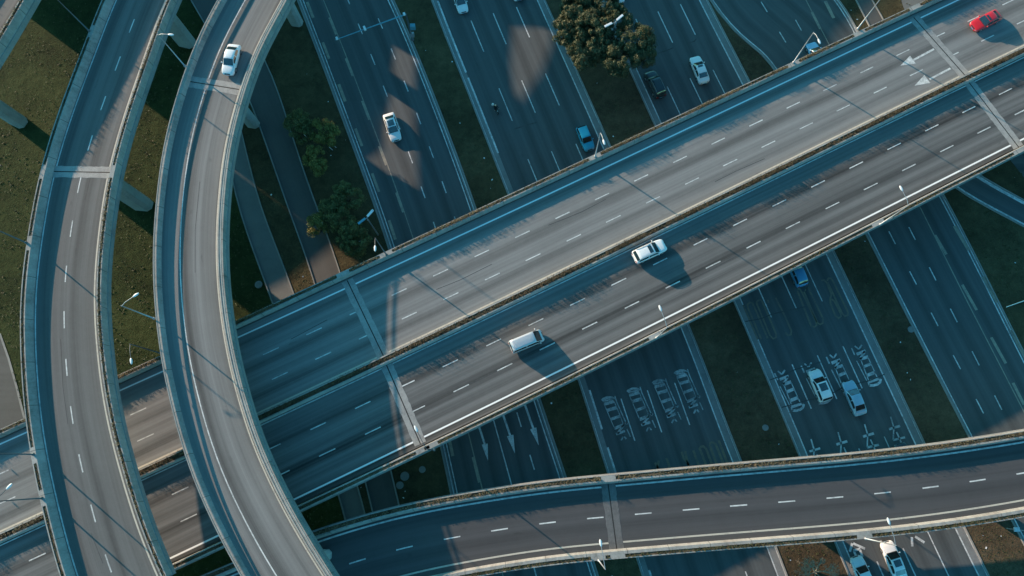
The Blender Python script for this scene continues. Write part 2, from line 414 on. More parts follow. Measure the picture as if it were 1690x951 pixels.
# ------------------------------------------------------------------ sun and sky
SUN_EL, SHADOW_AZ = R(15.0), R(36.5)       # shadows run to the right and downwards in the picture
sd = Vector((math.cos(SUN_EL) * math.cos(SHADOW_AZ), -math.cos(SUN_EL) * math.sin(SHADOW_AZ), -math.sin(SUN_EL)))
sun_l = bpy.data.lights.new('sun', 'SUN'); sun_l.energy = 3.5; sun_l.angle = R(0.5); sun_l.color = (1.0, 0.74, 0.53)
sun = bpy.data.objects.new('sun', sun_l); COL.objects.link(sun)
sun.rotation_euler = sd.to_track_quat('-Z', 'Y').to_euler(); sun.location = (0, 0, 150)
w = bpy.data.worlds.new('World'); scn.world = w; w.use_nodes = True; nt = w.node_tree; nt.nodes.clear()
wo = nt.nodes.new('ShaderNodeOutputWorld'); bg = nt.nodes.new('ShaderNodeBackground')
sky = nt.nodes.new('ShaderNodeTexSky'); sky.sky_type = 'NISHITA'; sky.sun_disc = False
sky.sun_elevation = SUN_EL; to_sun = -sd; sky.sun_rotation = math.atan2(to_sun.x, to_sun.y)
tint = nt.nodes.new('ShaderNodeMix'); tint.data_type = 'RGBA'; tint.blend_type = 'MULTIPLY'; tint.inputs[0].default_value = 1.0
tint.inputs[7].default_value = (0.215, 0.735, 0.82, 1)
nt.links.new(sky.outputs[0], tint.inputs[6]); nt.links.new(tint.outputs[2], bg.inputs[0])
bg.inputs[1].default_value = 0.13; nt.links.new(bg.outputs[0], wo.inputs[0])
scn.view_settings.view_transform = 'Standard'; scn.view_settings.look = 'None'; scn.view_settings.exposure = 1.3
scn.view_settings.gamma = 1.0
scn.render.engine = 'CYCLES'
scn.cycles.max_bounces = 6; scn.cycles.diffuse_bounces = 3; scn.cycles.glossy_bounces = 3
try:
    scn.cycles.use_denoising = True; scn.cycles.sample_clamp_indirect = 6.0
except Exception: pass

# ------------------------------------------------------------------ ground
mb = MB(); S = 1500
mb.quad((-S, -S, 0), (S, -S, 0), (S, S, 0), (-S, S, 0)); mb.build('ground', 'grass', kind='structure')

ROADPOLYS = []
def ground_road(left, right, mat='road', z=0.03, kerb=True, gutter=(1.0, 1.0), sm=4, it=1, name='road'):
    p = Path(left, right, z, z, 1.0, sm, it)
    mb = MB(); p.ribbon(mb, ('L', 0), ('R', 0), 0, step=2.0); root = mb.build(name, mat, kind='structure', recalc=False)
    ROADPOLYS.append([tuple(p.at(u, ('L', -0.5)))[:2] for u in np.linspace(0, p.len, 40)] + [tuple(p.at(u, ('R', -0.5)))[:2] for u in np.linspace(p.len, 0, 40)])
    if kerb:
        mb = MB()
        for sd_ in 'LR': p.sweep(mb, [((sd_, 0.0), -.02), ((sd_, 0.0), .12), ((sd_, -.16), .125), ((sd_, -.2), -.02)], step=3)
        mb.build('kerb', 'kerb', root)
    if gutter:
        mb = MB()
        if gutter[0]: p.ribbon(mb, ('L', 0.0), ('L', gutter[0]), .005, step=3)
        if gutter[1]: p.ribbon(mb, ('R', gutter[1]), ('R', 0.0), .005, step=3)
        mb.build('gutter', 'gutter', root, recalc=False)
    return p, root
def marks(mb, mat, root, name='lane_marking'): return mb.build(name, mat, root, recalc=False)

# carriageway one (western)
r1, r1o = ground_road([(440, -140), (491, 0), (548, 150), (612, 320), (662, 470), (704, 620), (729, 740), (746, 818), (778, 970), (800, 1090)],
                      [(580, -140), (650, 0), (699, 114), (776, 320), (835, 500), (891, 662), (934, 790), (992, 970), (1030, 1090)], gutter=(.5, .5))
mw, mbg = MB(), MB()
H = .009
r1.line(mw, ('R', 0.75), .16, H); r1.line(mw, ('R', 0.25), .12, H)
r1.line(mw, ('L', 0.75), .15, H); r1.line(mw, ('L', 0.3), .10, H)
fa, fb, fc = .53, .76, .272
r1.dashes(mw, ('F', fa), .15, H, r1.loc(610, 91)[0], 2.0, 5.95, 0, r1.loc(800, 600)[0])
r1.dashes(mw, ('F', fb), .15, H, r1.loc(643, 82)[0], 2.0, 5.95, 0, r1.len)
r1.line(mw, ('F', fa), .15, H, r1.loc(805, 640)[0], r1.len)
r1.line(mbg, ('F', fc), .14, H)
r1.dashes(mbg, ('F', fc - .012), .36, H + .003, r1.loc(545, 28)[0], 3.4, 8.1)
r1.dashes(mbg, ('L', 1.25), .42, H, r1.loc(523, 74)[0], 3.2, 8.1)
for (a, b, tip, w) in (((793, 709), (800, 733), (805.5, 761), 5), ((831, 686), (842, 719), (850, 749), 5.5), ((868, 672), (880, 707), (889, 735), 5.5)):
    seg(mw, [(a[0] - 8, a[1] - 22), b], .28, .041)
    d = Vector((tip[0] - b[0], tip[1] - b[1])).normalized()
    poly(mw, [(b[0] - d.y * w, b[1] + d.x * w), (b[0] + d.y * w, b[1] - d.x * w), tip], .0415)
marks(mw, 'white_dim', r1o); marks(mbg, 'beige', r1o)

# carriageway two
r2, r2o = ground_road([(660, -140), (713, 0), (776, 160), (839, 320), (900, 475), (957, 630), (1003, 780), (1056, 930), (1105, 1090)],
                      [(838, -140), (898, 0), (950, 114), (1008, 244), (1074, 395), (1140, 548), (1224, 765), (1290, 930), (1350, 1090)], gutter=(.85, 1.0))
mw, mbg = MB(), MB()
r2.line(mw, ('R', 1.05), .16, H); r2.line(mw, ('R', .08), .07, H)
r2.dashes(mw, ('L', .8), .26, H, r2.loc(721, 2)[0], 13.6, 14.6, 0, r2.loc(850, 330)[0]); r2.line(mw, ('L', .1), .08, H)
r2.dashes(mw, ('L', .95), .28, H, r2.loc(966, 647)[0], 5.6, 8.1, r2.loc(930, 560)[0], r2.len)
for x, y in ((823.5, 146), (861, 133), (900, 121)):
    r2.dashes(mw, ('F', r2.frac(x, y)), .15, H, r2.loc(x, y)[0], 5.9, 12.7)
mg = MB()
G2 = [[(730, 130), (740, 118), (770, 105), (800, 105), (828, 116)], [(735, 135), (780, 125), (825, 118)], [(745, 157), (825, 135)], [(768, 206), (845, 184)], [(798, 276), (873, 250)],
      [(825, 348), (900, 318)], [(745, 157), (765, 200), (795, 272), (828, 348)], [(826, 138), (845, 184), (873, 250), (900, 325)], [(898, 325), (850, 388)], [(840, 392), (910, 368)],
      [(880, 440), (900, 400)], [(895, 400), (920, 430)], [(830, 92), (845, 140), (922, 312)], [(912, 302), (930, 312)], [(925, 352), (952, 412)]]
for dx, dy in ((0, 0), (-172, 75), (-372, 140), (-570, 210)):
    for st, sw in zip(G2, (.35, .2, .4, .42, .42, .42, .12, .12, .3, .35, .22, .22, .14, .3, .15)): seg(mg, [(960 + (x + dx) / 4.754, 590 + (y + dy) / 4.754) for x, y in st], sw * random.uniform(.85, 1.1), .041)
for st in ([(1075, 650), (1145, 835)], [(1060, 840), (1005, 690), (1010, 672), (1030, 665), (1052, 680), (1110, 830)], [(975, 840), (925, 715), (935, 700), (955, 698), (975, 715), (1020, 830)],
           [(875, 730), (920, 850)], [(785, 740), (800, 790), (845, 850)], [(812, 735), (838, 850)], [(575, 825), (600, 870)], [(605, 810), (592, 880)], [(665, 790), (690, 860)]):
    seg(mbg, [(960 + x / 4.754, 590 + y / 4.754) for x, y in st], .32, .041)
marks(mw, 'white_dim', r2o); marks(mbg, 'yellow', r2o); marks(mg, 'glyph_faint', r2o, 'road_lettering')

# carriageway three
r3, r3o = ground_road([(928, -140), (988, -5), (1040, 116), (1080, 205), (1150, 358), (1213, 500), (1322, 755), (1380, 898), (1462, 1090)],
                      [(1096, -140), (1166, 0), (1237, 134.6), (1310, 284), (1380, 425), (1528, 740), (1594, 877), (1700, 1090)], gutter=(1.0, 1.1))
mw, mbg = MB(), MB()
r3.line(mw, ('L', .95), .16, H); r3.line(mw, ('L', .08), .07, H); r3.line(mw, ('R', 1.1), .18, H); r3.line(mw, ('R', .08), .08, H)
for x, y, w2 in ((1101, 143, 0), (1139, 130, 0), (1177, 116, 0)):
    r3.dashes(mw, ('F', r3.frac(x, y)), .15, H, r3.loc(x, y)[0], 5.9, 12.6, 0, r3.loc(1230, 420)[0])
for x, y, x2, y2 in ((1307, 601.5, 1339, 674.6), (1348.5, 587, 1381.5, 658.5), (1391, 571.5, 1423, 641)):
    a = r3.loc(x, y)[0]; ff = (r3.frac(x, y) + r3.frac(x2, y2)) / 2; L_ = r3.loc(x2, y2)[0] - a
    r3.dashes(mw, ('F', ff), .15, H, a, L_, L_ * 2.1, r3.loc(1250, 420)[0], r3.len)
mg = MB()
G3 = [[(980, 72), (1022, 108)], [(1055, 60), (1025, 106)], [(945, 95), (978, 168)], [(1000, 162), (1095, 125)], [(1088, 130), (1035, 215)], [(1032, 218), (1122, 186)], [(1072, 298), (1146, 265)],
      [(1108, 390), (1198, 355)], [(1128, 458), (1234, 420)], [(1130, 495), (1180, 496), (1220, 485), (1250, 462), (1258, 425)], [(1045, 222), (1128, 440)], [(1120, 190), (1220, 410)],
      [(1000, 232), (1060, 350), (1110, 448)], [(1122, 458), (1138, 505)]]
for dx, dy in ((0, 0), (-270, 95), (-540, 190), (-825, 270)):
    for st, sw in zip(G3, (.22, .22, .2, .4, .32, .4, .42, .42, .42, .38, .13, .13, .14, .16)): seg(mg, [(1260 + (x + dx) / 6.5, 560 + (y + dy) / 6.5) for x, y in st], sw * random.uniform(.85, 1.1), .041)
G4 = [[(1105, 52), (1138, 165), (1132, 302)], [(1088, 185), (1204, 150)], [(1130, 303), (1258, 272)], [(1168, 215), (1222, 338)]]
for dx, dy in ((0, 0), (-280, 80), (-565, 165), (-855, 240)):
    for st, sw in zip(G4, (.2, .3, .3, .2)): seg(mg, [(1300 + (x + dx) / 6.5, 680 + (y + dy) / 6.5) for x, y in st], sw * random.uniform(.85, 1.1), .041)
for st in ([(392, 395), (360, 512)], [(408, 398), (572, 472)], [(412, 500), (505, 470)], [(418, 505), (452, 590)], [(500, 482), (535, 585)], [(1225, 310), (1230, 440)], [(1270, 300), (1400, 385)], [(785, 355), (815, 430)]):
    seg(mw, [(1360 + x / 8.45, 850 + y / 8.45) for x, y in st], .3, .041)
Y3 = [[(105, 540), (190, 740), (265, 915)], [(370, 900), (225, 560), (205, 522), (178, 515), (152, 540), (160, 575), (300, 905)], [(250, 520), (262, 498), (292, 490), (315, 510), (460, 850), (462, 890), (430, 905), (395, 870), (250, 520)],
      [(455, 465), (545, 640), (625, 820), (620, 860), (590, 870), (560, 840)], [(372, 485), (380, 520)], [(690, 368), (715, 372), (740, 410), (890, 720), (895, 760), (870, 780), (835, 765), (690, 390)],
      [(770, 390), (800, 350), (965, 690), (962, 735), (935, 752), (905, 735), (760, 400)], [(945, 280), (975, 275), (1000, 300), (1055, 430), (1040, 480), (1045, 530), (1098, 660), (1130, 685), (1158, 665), (1150, 630), (1085, 500), (1055, 480)],
      [(1010, 285), (1020, 255), (1050, 258), (1070, 285), (1232, 620), (1228, 655), (1200, 662), (1170, 635), (1015, 300)]]
for st in Y3: seg(mbg, [(1210 + x / 6.5, 420 + y / 6.5) for x, y in st], .24, .041)
marks(mw, 'white_dim', r3o); marks(mbg, 'yellow', r3o); marks(mg, 'glyph', r3o, 'road_lettering')
def gseal(st, root, w_=.14, z=.045): q = MB(); seg(q, st, w_, z); marks(q, 'tar', root, 'crack_seal')
for st in ([(70, 437), (200, 390), (330, 330), (450, 290), (610, 245)], [(195, 732), (350, 690), (480, 652), (640, 625), (780, 560), (850, 515), (1010, 475), (1150, 440), (1300, 375)]): gseal([(1260 + x / 6.5, 560 + y / 6.5) for x, y in st], r3o)
gseal([(1210 + x / 6.5, 420 + y / 6.5) for x, y in [(130, 720), (300, 690), (420, 640), (600, 600), (780, 560)]], r3o)
for st in ([(480, 205), (580, 175), (665, 140)], [(840, 85), (920, 62), (945, 30)]): gseal([(1020 + x / 7.315, 60 + y / 7.315) for x, y in st], r3o, .2)
gseal([(849, 213), (868, 207), (886, 202)], r2o, .22)

# carriageway four (eastern), widening at its top where the slip lane joins
r4, r4o = ground_road([(1108, -120), (1150, -30), (1173, 8), (1200, 34), (1234, 55), (1264, 82), (1286, 114), (1350, 235), (1430, 390), (1520, 565), (1605, 730), (1678, 873), (1790, 1090)],
                      [(1330, -120), (1372, -20), (1408, 54), (1475, 184), (1562, 330), (1692, 590), (1770, 740), (1850, 890), (1960, 1090)], gutter=(.25, .35), sm=2, it=1)
mw, mbg = MB(), MB()
r4.line(mw, ('L', .35), .16, H); r4.line(mw, ('R', .55), .16, H); r4.line(mw, ('R', .12), .12, H)
def free_dashes(mb, x0, y0, x1, y1, dash, period, n, n0=0, w=.15):
    a, b = P(x0, y0, .039), P(x1, y1, .039); t = (b - a).normalized(); q = Vector((t.y, -t.x, 0)) * w / 2
    for k in range(n0, n):
        p = a + t * (k * period); e = p + t * dash; mb.quad(p - q, p + q, e + q, e - q)
free_dashes(mw, 1467, 382, 1609, 655, 2.05, 6.4, 12, 0); free_dashes(mw, 1500, 375, 1640, 650, 2.05, 6.4, 12, 0)
free_dashes(mw, 1256, 3, 1292, 62, 2.05, 5.95, 3, -1); free_dashes(mw, 1313, 33, 1323, 51, 2.05, 5.95, 3, -2)
seg(mbg, [(1300, -60), (1330, 0), (1367, 71), (1520, 345), (1600, 505), (1690, 680), (1760, 815)], .14, .039)
for x0, y0, x1, y1 in ((1340, 20, 1354, 48), (1543, 388, 1562, 420), (1588, 470, 1612, 512), (1636, 557, 1660, 600), (1672, 632, 1690, 668)):
    seg(mbg, [(x0, y0), (x1, y1)], .4, .042)
for x0, y0, x1, y1 in ((1575, 373, 1599, 413), (1622, 457, 1646, 499), (1669, 545, 1692, 588), (1362, 2, 1376, 30)):
    seg(mbg, [(x0, y0), (x1, y1)], .5, .042)
marks(mw, 'white_dim', r4o); marks(mbg, 'beige', r4o)

# side road, footpath, corner roads
rs, rso = ground_road([(262, -110), (300, -25), (336, 38), (375, 98), (412, 155), (442, 240), (469, 320), (520, 468), (566, 640), (605, 801), (622, 870), (650, 990)],
                      [(322, -110), (362, -40), (400, 30), (434, 94), (475, 210), (513, 320), (561, 450), (606, 620), (645, 782), (664, 860), (692, 990)], mat='road_side', gutter=None)
pf, pfo = ground_road([(352, 150), (378, 260), (400, 361), (450, 500), (515, 680), (560, 815), (580, 890), (600, 990)],
                      [(376, 130), (404, 250), (426, 330), (484, 482), (545, 665), (592, 815), (610, 890), (632, 990)], mat='path', kerb=True, gutter=None, name='path')
r5, r5o = ground_road([(1380, -60), (1418, 10), (1445, 65), (1560, 275)], [(1400, -60), (1440, 0), (1470, 55), (1600, 290)], mat='road_side', gutter=None)
r6, r6o = ground_road([(1490, 225), (1545, 285), (1582, 314), (1640, 345), (1692, 374), (1790, 425)], [(1545, 225), (1590, 275), (1622, 296), (1650, 311), (1692, 334), (1790, 384)], mat='road', gutter=None)
mw = MB(); r6.line(mw, ('L', .25), .25, .008); r6.line(mw, ('R', .3), .5, .008); marks(mw, 'white_dim', r6o)
mb = MB(); poly(mb, [(-160, 470), (-60, 520), (0, 552), (14, 592), (27, 638), (40, 690), (60, 790), (70, 900), (-160, 900)], .03)
cr = mb.build('road', 'road_side', kind='structure'); ROADPOLYS.append([v[:2] for v in mb.v])
mb = MB(); mk = [(-60, 520), (0, 552), (14, 592), (27, 638), (40, 690), (60, 790)]; seg(mb, mk, .3, .06); mb.build('kerb', 'kerb', cr)
mb = MB(); poly(mb, [(1660, 255), (1690, 293), (1760, 350), (1830, 300), (1760, 200)], .034); mb.build('road', 'road', kind='structure')
mb = MB(); poly(mb, [(1478, -30), (1491, 12), (1515, 60), (1640, 30), (1620, -60)], .034); mb.build('pavement', 'path', kind='structure')

# dry verges between the carriageways (medians)
def verge(a, sa, b, sb, mat='verge', z=.05):
    mb = MB(); us = np.linspace(0, 1, 40); rows = []
    for t in us:
        p = a.at(a.len * t, (sa, -.22)); q = np.array(p)[:2]
        i = int(((b.c - q) ** 2).sum(1).argmin()); rr = b.at(b.s[i], (sb, -.22))
        rows.append([Vector((p.x, p.y, z + .02)), Vector((rr.x, rr.y, z + .02))])
    mb.grid(rows, [[(0, 0), (0, 0)]] * len(rows)); mb.build('verge', mat, kind='structure')
verge(r2, 'R', r3, 'L'); verge(r3, 'R', r4, 'L')
verge(r1, 'R', r2, 'L', 'verge_dim'); verge(rs, 'R', r1, 'L', 'verge_dim'); verge(pf, 'R', rs, 'L', 'verge_dim')
mb = MB(); r4.ribbon(mb, ('R', -.22), ('R', -34), -.012, step=3); mb.build('verge', 'verge_dim', kind='structure', recalc=False)

# ------------------------------------------------------------------ viaducts
def clump(mb, base, h0):
    # a small dry plant: a leafy foot and a few thin stems with leaves near their tips
    for q in range(5):
        an = random.uniform(0, 6.28); rr = random.uniform(.03, .13); tip = base + Vector((math.cos(an) * rr, math.sin(an) * rr, random.uniform(.05, .16)))
        b2 = Vector((math.cos(an + 1.5), math.sin(an + 1.5), 0)) * random.uniform(.03, .06)
        mb.tri(base - b2, base + b2, tip)
    for q in range(4):
        an = random.uniform(0, 6.28); rr = random.uniform(.0, .16) * (h0 / .4); tip = base + Vector((math.cos(an) * rr, math.sin(an) * rr, h0 * random.uniform(.5, 1.0)))
        b2 = Vector((math.cos(an + 1.5), math.sin(an + 1.5), 0)) * random.uniform(.012, .022)
        mb.tri(base - b2, base + b2, tip)
        for k in range(2):
            c = base.lerp(tip, random.uniform(.55, 1)); a2 = random.uniform(0, 6.28); d = Vector((math.cos(a2), math.sin(a2), random.uniform(-.2, .8))) * random.uniform(.05, .11); e = Vector((-d.y, d.x, .03)) * .4
            mb.tri(c - e, c + e, c + d)
def planter_barrier(p, root, side, u_blocks, width=.75, hgt=.95, top=.62, lip=.14, plants='plant', density=7.0, tall=(.25, .6), gap_list=(), u0=None, u1=None, lean=0.0, label='low dry plants'):
    """a planter wall: inner lip, soil trough, outer lip; u_blocks are solid concrete blocks in the trough"""
    s = side; mb = MB(); lip_o = .12
    inn = [((s, width), .0), ((s, width - .04), .2), ((s, top + .02), hgt - .03), ((s, top), hgt), ((s, top - lip), hgt), ((s, top - lip), .4)]
    out = [((s, lip_o), .4), ((s, lip_o), hgt), ((s, 0), hgt), ((s, 0), -.75)]
    p.sweep(mb, inn, u0, u1); p.sweep(mb, out, u0, u1)
    a0 = 0 if u0 is None else u0; a1 = p.len if u1 is None else u1
    for ub in u_blocks:
        p.sweep(mb, [((s, top - lip + .01), hgt - .004), ((s, .11), hgt - .004)], ub - .9, ub + .9, .9)
        for e in (-.9, .9): mb.quad(p.at(ub + e, (s, top - lip), .4), p.at(ub + e, (s, .12), .4), p.at(ub + e, (s, .12), hgt), p.at(ub + e, (s, top - lip), hgt))
    mb.build('parapet', 'parapet', root)
    mb = MB(); p.ribbon(mb, (s, top - lip + .01), (s, .11), hgt - .07, u0, u1); mb.build('planter_soil', 'soil', root, recalc=False)
    mb = MB(); n = int((a1 - a0) * density)
    for k in range(n):
        u = random.uniform(a0, a1)
        if any(abs(u - ub) < 1.0 for ub in u_blocks): continue
        dens = .5 + .5 * math.sin(u * .35 + 1.3 * math.sin(u * .11)); 
        if random.random() > .35 + .65 * dens: continue
        clump(mb, p.at(u, (s, random.uniform(.14, top - lip - .02)), hgt - .07), random.uniform(*tall) * (.55 + .7 * dens))
    if mb.f: tag(mb.build('planter_plants', plants, recalc=False), label, 'plants', None, 'stuff')

def deck(p, root, depth=1.7, mats=None, fascia=.75, girder=2.4, edge=.12):
    mb = MB()
    p.sweep(mb, [(('L', edge), -.01), (('L', edge), -.30), (('L', -.12), -.34), (('L', -.12), -fascia), (('L', girder), -fascia - .15), (('L', girder + .7), -depth), (('R', girder + .7), -depth), (('R', girder), -fascia - .15), (('R', -.12), -fascia), (('R', -.12), -.34), (('R', edge), -.30), (('R', edge), -.01)])
    mb.build('deck', 'conc', root)
    for k, (o0, o1, mat) in enumerate(mats):
        mb = MB(); p.ribbon(mb, o0, o1, 0.0); mb.build('road_surface', mat, root, recalc=False)
def joint(root, a, b, z, w=.7, gapw=.14, mat='joint'):
    A, B = P(*a, z), P(*b, z); t = (B - A).normalized(); n = Vector((t.y, -t.x, 0))
    mb = MB()
    for sgn in (-1, 1):
        m = 26; prev = None
        for i in range(m + 1):
            c = A.lerp(B, i / m); e = w * (1 + random.uniform(-.06, .08))
            row = (c + n * sgn * gapw / 2, c + n * sgn * (gapw / 2 + e))
            if prev: mb.quad(prev[0], prev[1], row[1], row[0])
            prev = row
    for v in range(len(mb.v)): mb.v[v] = (mb.v[v][0], mb.v[v][1], z + .012)
    g = MB(); q = n * gapw / 2; up = Vector((0, 0, .008)); g.quad(A - q + up, A + q + up, B + q + up, B - q + up)
    jo = mb.build('expansion_joint', mat, root, recalc=False); g.build('seal', 'rubber', jo, recalc=False)
def pier(root, px, py, top, wx=1.3, wy=.9, ang=0.0):
    c = P(px, py, 0); ca, sa = math.cos(ang), math.sin(ang); mb = MB(); rows = []
    oct_ = [(wx, wy * .5), (wx * .6, wy), (-wx * .6, wy), (-wx, wy * .5), (-wx, -wy * .5), (-wx * .6, -wy), (wx * .6, -wy), (wx, -wy * .5)]
    for z, k in ((0, 1.0), (top - 2.2, 1.0), (top - .1, 1.55)):
        rows.append([Vector((c.x + (x * k) * ca - y * sa, c.y + (x * k) * sa + y * ca, z)) for x, y in oct_])
    mb.grid(rows, close=True); mb.build('pier', 'conc_pier', root)

# --- main viaduct, two carriageways
ZM = 8.2
NW = [(-170, 787), (0, 708), (38, 691), (264, 586), (400, 521.6), (482, 486), (570, 446), (639.5, 414), (839.6, 323), (1002, 245.5), (1084, 206), (1237, 134.5), (1304, 104), (1415.5, 51), (1513, 6), (1700, -80), (1900, -172)]
SE = [(-60, 1098), (150, 1006), (364, 907), (519, 839), (647, 779), (700, 753), (800, 702), (840, 682), (1104, 549), (1240, 482), (1450, 371.5), (1598, 296), (1690, 249), (1850, 168), (2030, 75)]
pm = Path(NW, SE, ZM + .95, ZM, 2.0, 12, 4)
main = thing('viaduct', 'wide straight elevated highway of two carriageways with a planted median strip', 'viaduct', tuple(pm.at(pm.len / 2, 0.0, -7)))
med0 = pm.loc(839.6, 489.4, ZM + .5)[1]
# median centre line offset
MC = med0 + .52
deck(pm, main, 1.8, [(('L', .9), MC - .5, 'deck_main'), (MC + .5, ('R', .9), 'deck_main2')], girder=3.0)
lampM_NW = [(982, 259), (1309, 104), (638, 421), (1415, 49)]
lampM_SE = [(715, 744), (1083, 557), (1451, 371)]
planter_barrier(pm, main, 'L', [pm.loc(x, y, ZM + .95)[0] for x, y in lampM_NW] + [pm.loc(565, 450, ZM + 1)[0], pm.loc(1508, 8, ZM + 1)[0]], width=.78, tall=(.15, .66), density=30, label='dry brown plants along the north-west planter of the wide straight viaduct')
planter_barrier(pm, main, 'R', [pm.loc(x, y, ZM + .95)[0] for x, y in lampM_SE] + [pm.loc(700, 748, ZM + 1)[0], pm.loc(1684, 250, ZM + 1)[0]], width=.75, plants='plant_green', tall=(.12, .35), density=10, label='sparse plants along the south-east planter of the wide straight viaduct')
mb = MB()
for sg in (-1, 1): pm.sweep(mb, [(MC + sg * .60, 0), (MC + sg * .54, .3), (MC + sg * .47, .70), (MC + sg * .31, .70), (MC + sg * .31, .2)])
mb.build('median_kerb', 'conc_pale', main)
mb = MB(); pm.ribbon(mb, MC - .32, MC + .32, .62); mb.build('planter_soil', 'soil', main, recalc=False)
mb = MB()
for k in range(int(pm.len * 34)):
    u = random.uniform(0, pm.len); dn = .5 + .5 * math.sin(u * .5 + 1.7 * math.sin(u * .13))
    if random.random() > .4 + .6 * dn: continue
    clump(mb, pm.at(u, MC + random.uniform(-.2, .2), .61), random.uniform(.25, 1.1) * (.55 + .6 * dn))
mb.build('planter_plants', 'plant_dark', recalc=False, kind='stuff', label='dry brown plants in the median strip of the wide straight viaduct', cat='plants')
mw = MB(); HM = .006
mc = MB(); pm.line(mc, MC - .80, .22, HM); marks(mc, 'cream', main, 'edge_line'); pm.line(mw, MC + .80, .15, HM)
oNW = pm.loc(911, 318)[1]; oSE = pm.loc(840, 653)[1]
wl = MB(); pm.line(wl, oNW, .2, HM); pm.line(wl, oSE, .22, HM); marks(wl, 'white_new', main, 'edge_line')
for pts in ([(795, 419), (993, 326), (1184, 232)], [(675, 522), (1010, 362), (1330, 208)], [(884, 532), (1156, 399), (1350, 304)], [(903, 571), (1179, 437), (1437, 308)]):
    o = float(np.mean([pm.loc(*q)[1] for q in pts])); us = [pm.loc(*q)[0] for q in pts]
    npd = [round((us[i + 1] - us[i]) / 6.0) for i in range(2)]; per = (us[2] - us[0]) / sum(npd)
    pm.dashes(mw, o, .14, HM, us[0] - 1.05, 2.15, per)
ma = MB()
for sh, hd, tip in ((((1541.6, 81), (1508, 99)), ((1502, 92), (1511.5, 105)), (1486, 108.5)), (((1568.6, 113), (1534, 131)), ((1525.5, 124), (1535.5, 137)), (1509.5, 141.5))):
    seg(ma, sh, .28, ZM + .007); poly(ma, [hd[0], hd[1], tip], ZM + .0075)
marks(ma, 'white', main, 'lane_arrow')
marks(mw, 'white', main)
joint(main, (573, 463), (634, 590), ZM); joint(main, (638, 603), (694, 733), ZM)
joint(main, (1508, 29), (1592, 124), ZM); joint(main, (1599, 136), (1681, 243), ZM)
for x, y in ((865, 500), (1105, 375), (1330, 268), (640, 560)):
    pier(main, x - 22, y - 42, ZM - 1.7, 1.1, .8, R(65)); pier(main, x + 22, y + 42, ZM - 1.7, 1.1, .8, R(65))

# --- western ramp
ZW = 15.4
WL = [(232, -130), (200, -64), (168, 0), (148, 50), (101, 168), (81, 235), (67, 279), (54, 339), (36, 443), (31, 514), (32, 586), (38, 662), (50, 742), (70, 836), (99, 951), (130, 1040)]
WR = [(345, -130), (310, -64), (278, 0), (250, 84), (224, 161), (199, 235), (183, 303), (175, 371), (168, 443), (167, 514), (172, 568), (178, 637), (190, 707), (211, 784), (241, 878), (275, 951), (315, 1040)]
pw = Path(WL, WR, ZW + .95, ZW, 1.5, 2, 2)
west = thing('ramp_viaduct', 'curved two lane elevated ramp farthest to the left with planters on both edges', 'viaduct', tuple(pw.at(pw.len / 2, 0.0, -13)))
deck(pw, west, 1.7, [(('L', .9), ('R', .9), 'deck_west')], fascia=1.0)
lampW = [(148, 51), (44, 401), (56, 752), (71, 822)]
planter_barrier(pw, west, 'L', [pw.loc(x, y, ZW + .95)[0] for x, y in lampW] + [pw.loc(75, 283, ZW + 1)[0]], width=1.02, top=.6, tall=(.06, .16), density=8, plants='plant_green', label='low plants in the outer planter of the leftmost curved ramp')
planter_barrier(pw, west, 'R', [pw.loc(183, 283, ZW + .95)[0]], width=.7, top=.56, tall=(.15, .5), density=12, label='dry plants in the inner planter of the leftmost curved ramp')
mw = MB(); pw.line(mw, ('L', pw.dl(58.5, 514)), .16, HM); marks(mw, 'white', west)
mc = MB(); pw.line(mc, ('R', 1.35), .18, HM); marks(mc, 'cream', west)
mw = MB(); us = [pw.loc(*q) for q in ((191, 105), (109, 452), (138, 769))]; o = [float(np.interp(u[0], pw.s, pw.hw)) + u[1] for u in us]
per = (us[1][0] - us[0][0]) / round((us[1][0] - us[0][0]) / 6.05); pw.dashes(mw, ('L', float(np.mean(o))), .14, HM, us[1][0] - 1.05, 2.1, per); marks(mw, 'white', west)
joint(west, (80, 283), (186, 285), ZW)
pier(west, 308, 70, ZW - 1.6, 1.5, 1.0, R(-15)); pier(west, 236, 338, ZW - 1.6, 1.5, 1.0, R(-5)); pier(west, 330, 990, ZW - 1.6, 1.3, .9)

# --- loop ramp
ZL = 14.2
LL = [(420, -110), (392, -54), (365, 0), (331, 54), (304, 118), (286, 175), (269, 242), (259, 315), (252, 389), (252, 443), (255.5, 500), (263, 564), (273, 632), (289, 697), (306, 763), (334, 829), (362, 891), (397, 951), (452, 1040)]
LR = [(533, -110), (500, -54), (470, 0), (445, 42), (423, 93), (399, 168), (380, 242), (372, 310), (367.5, 389), (367.5, 443), (372, 510), (384, 579), (398, 632), (416, 690), (441, 759), (470, 815), (508, 888), (548, 949), (605, 1035)]
pl = Path(LL, LR, ZL + .8, ZL, 1.5, 2, 2)
loop = thing('ramp_viaduct', 'narrow curved elevated ramp with steel guard rails crossing over the wide straight viaduct', 'viaduct', tuple(pl.at(pl.len / 2, 0.0, -12)))
deck(pl, loop, 1.6, [(('L', .4), ('R', .4), 'deck_loop')], fascia=1.0, girder=2.0, edge=.05)
mb = MB()
pl.sweep(mb, [(('L', .62), 0), (('L', .40), .66), (('L', .32), .70), (('L', .02), .70), (('L', .0), -.6)])
pl.sweep(mb, [(('R', .80), 0), (('R', .74), .66), (('R', .70), .70), (('R', .02), .70), (('R', .0), -.6)])
mb.build('parapet', 'parapet', loop)
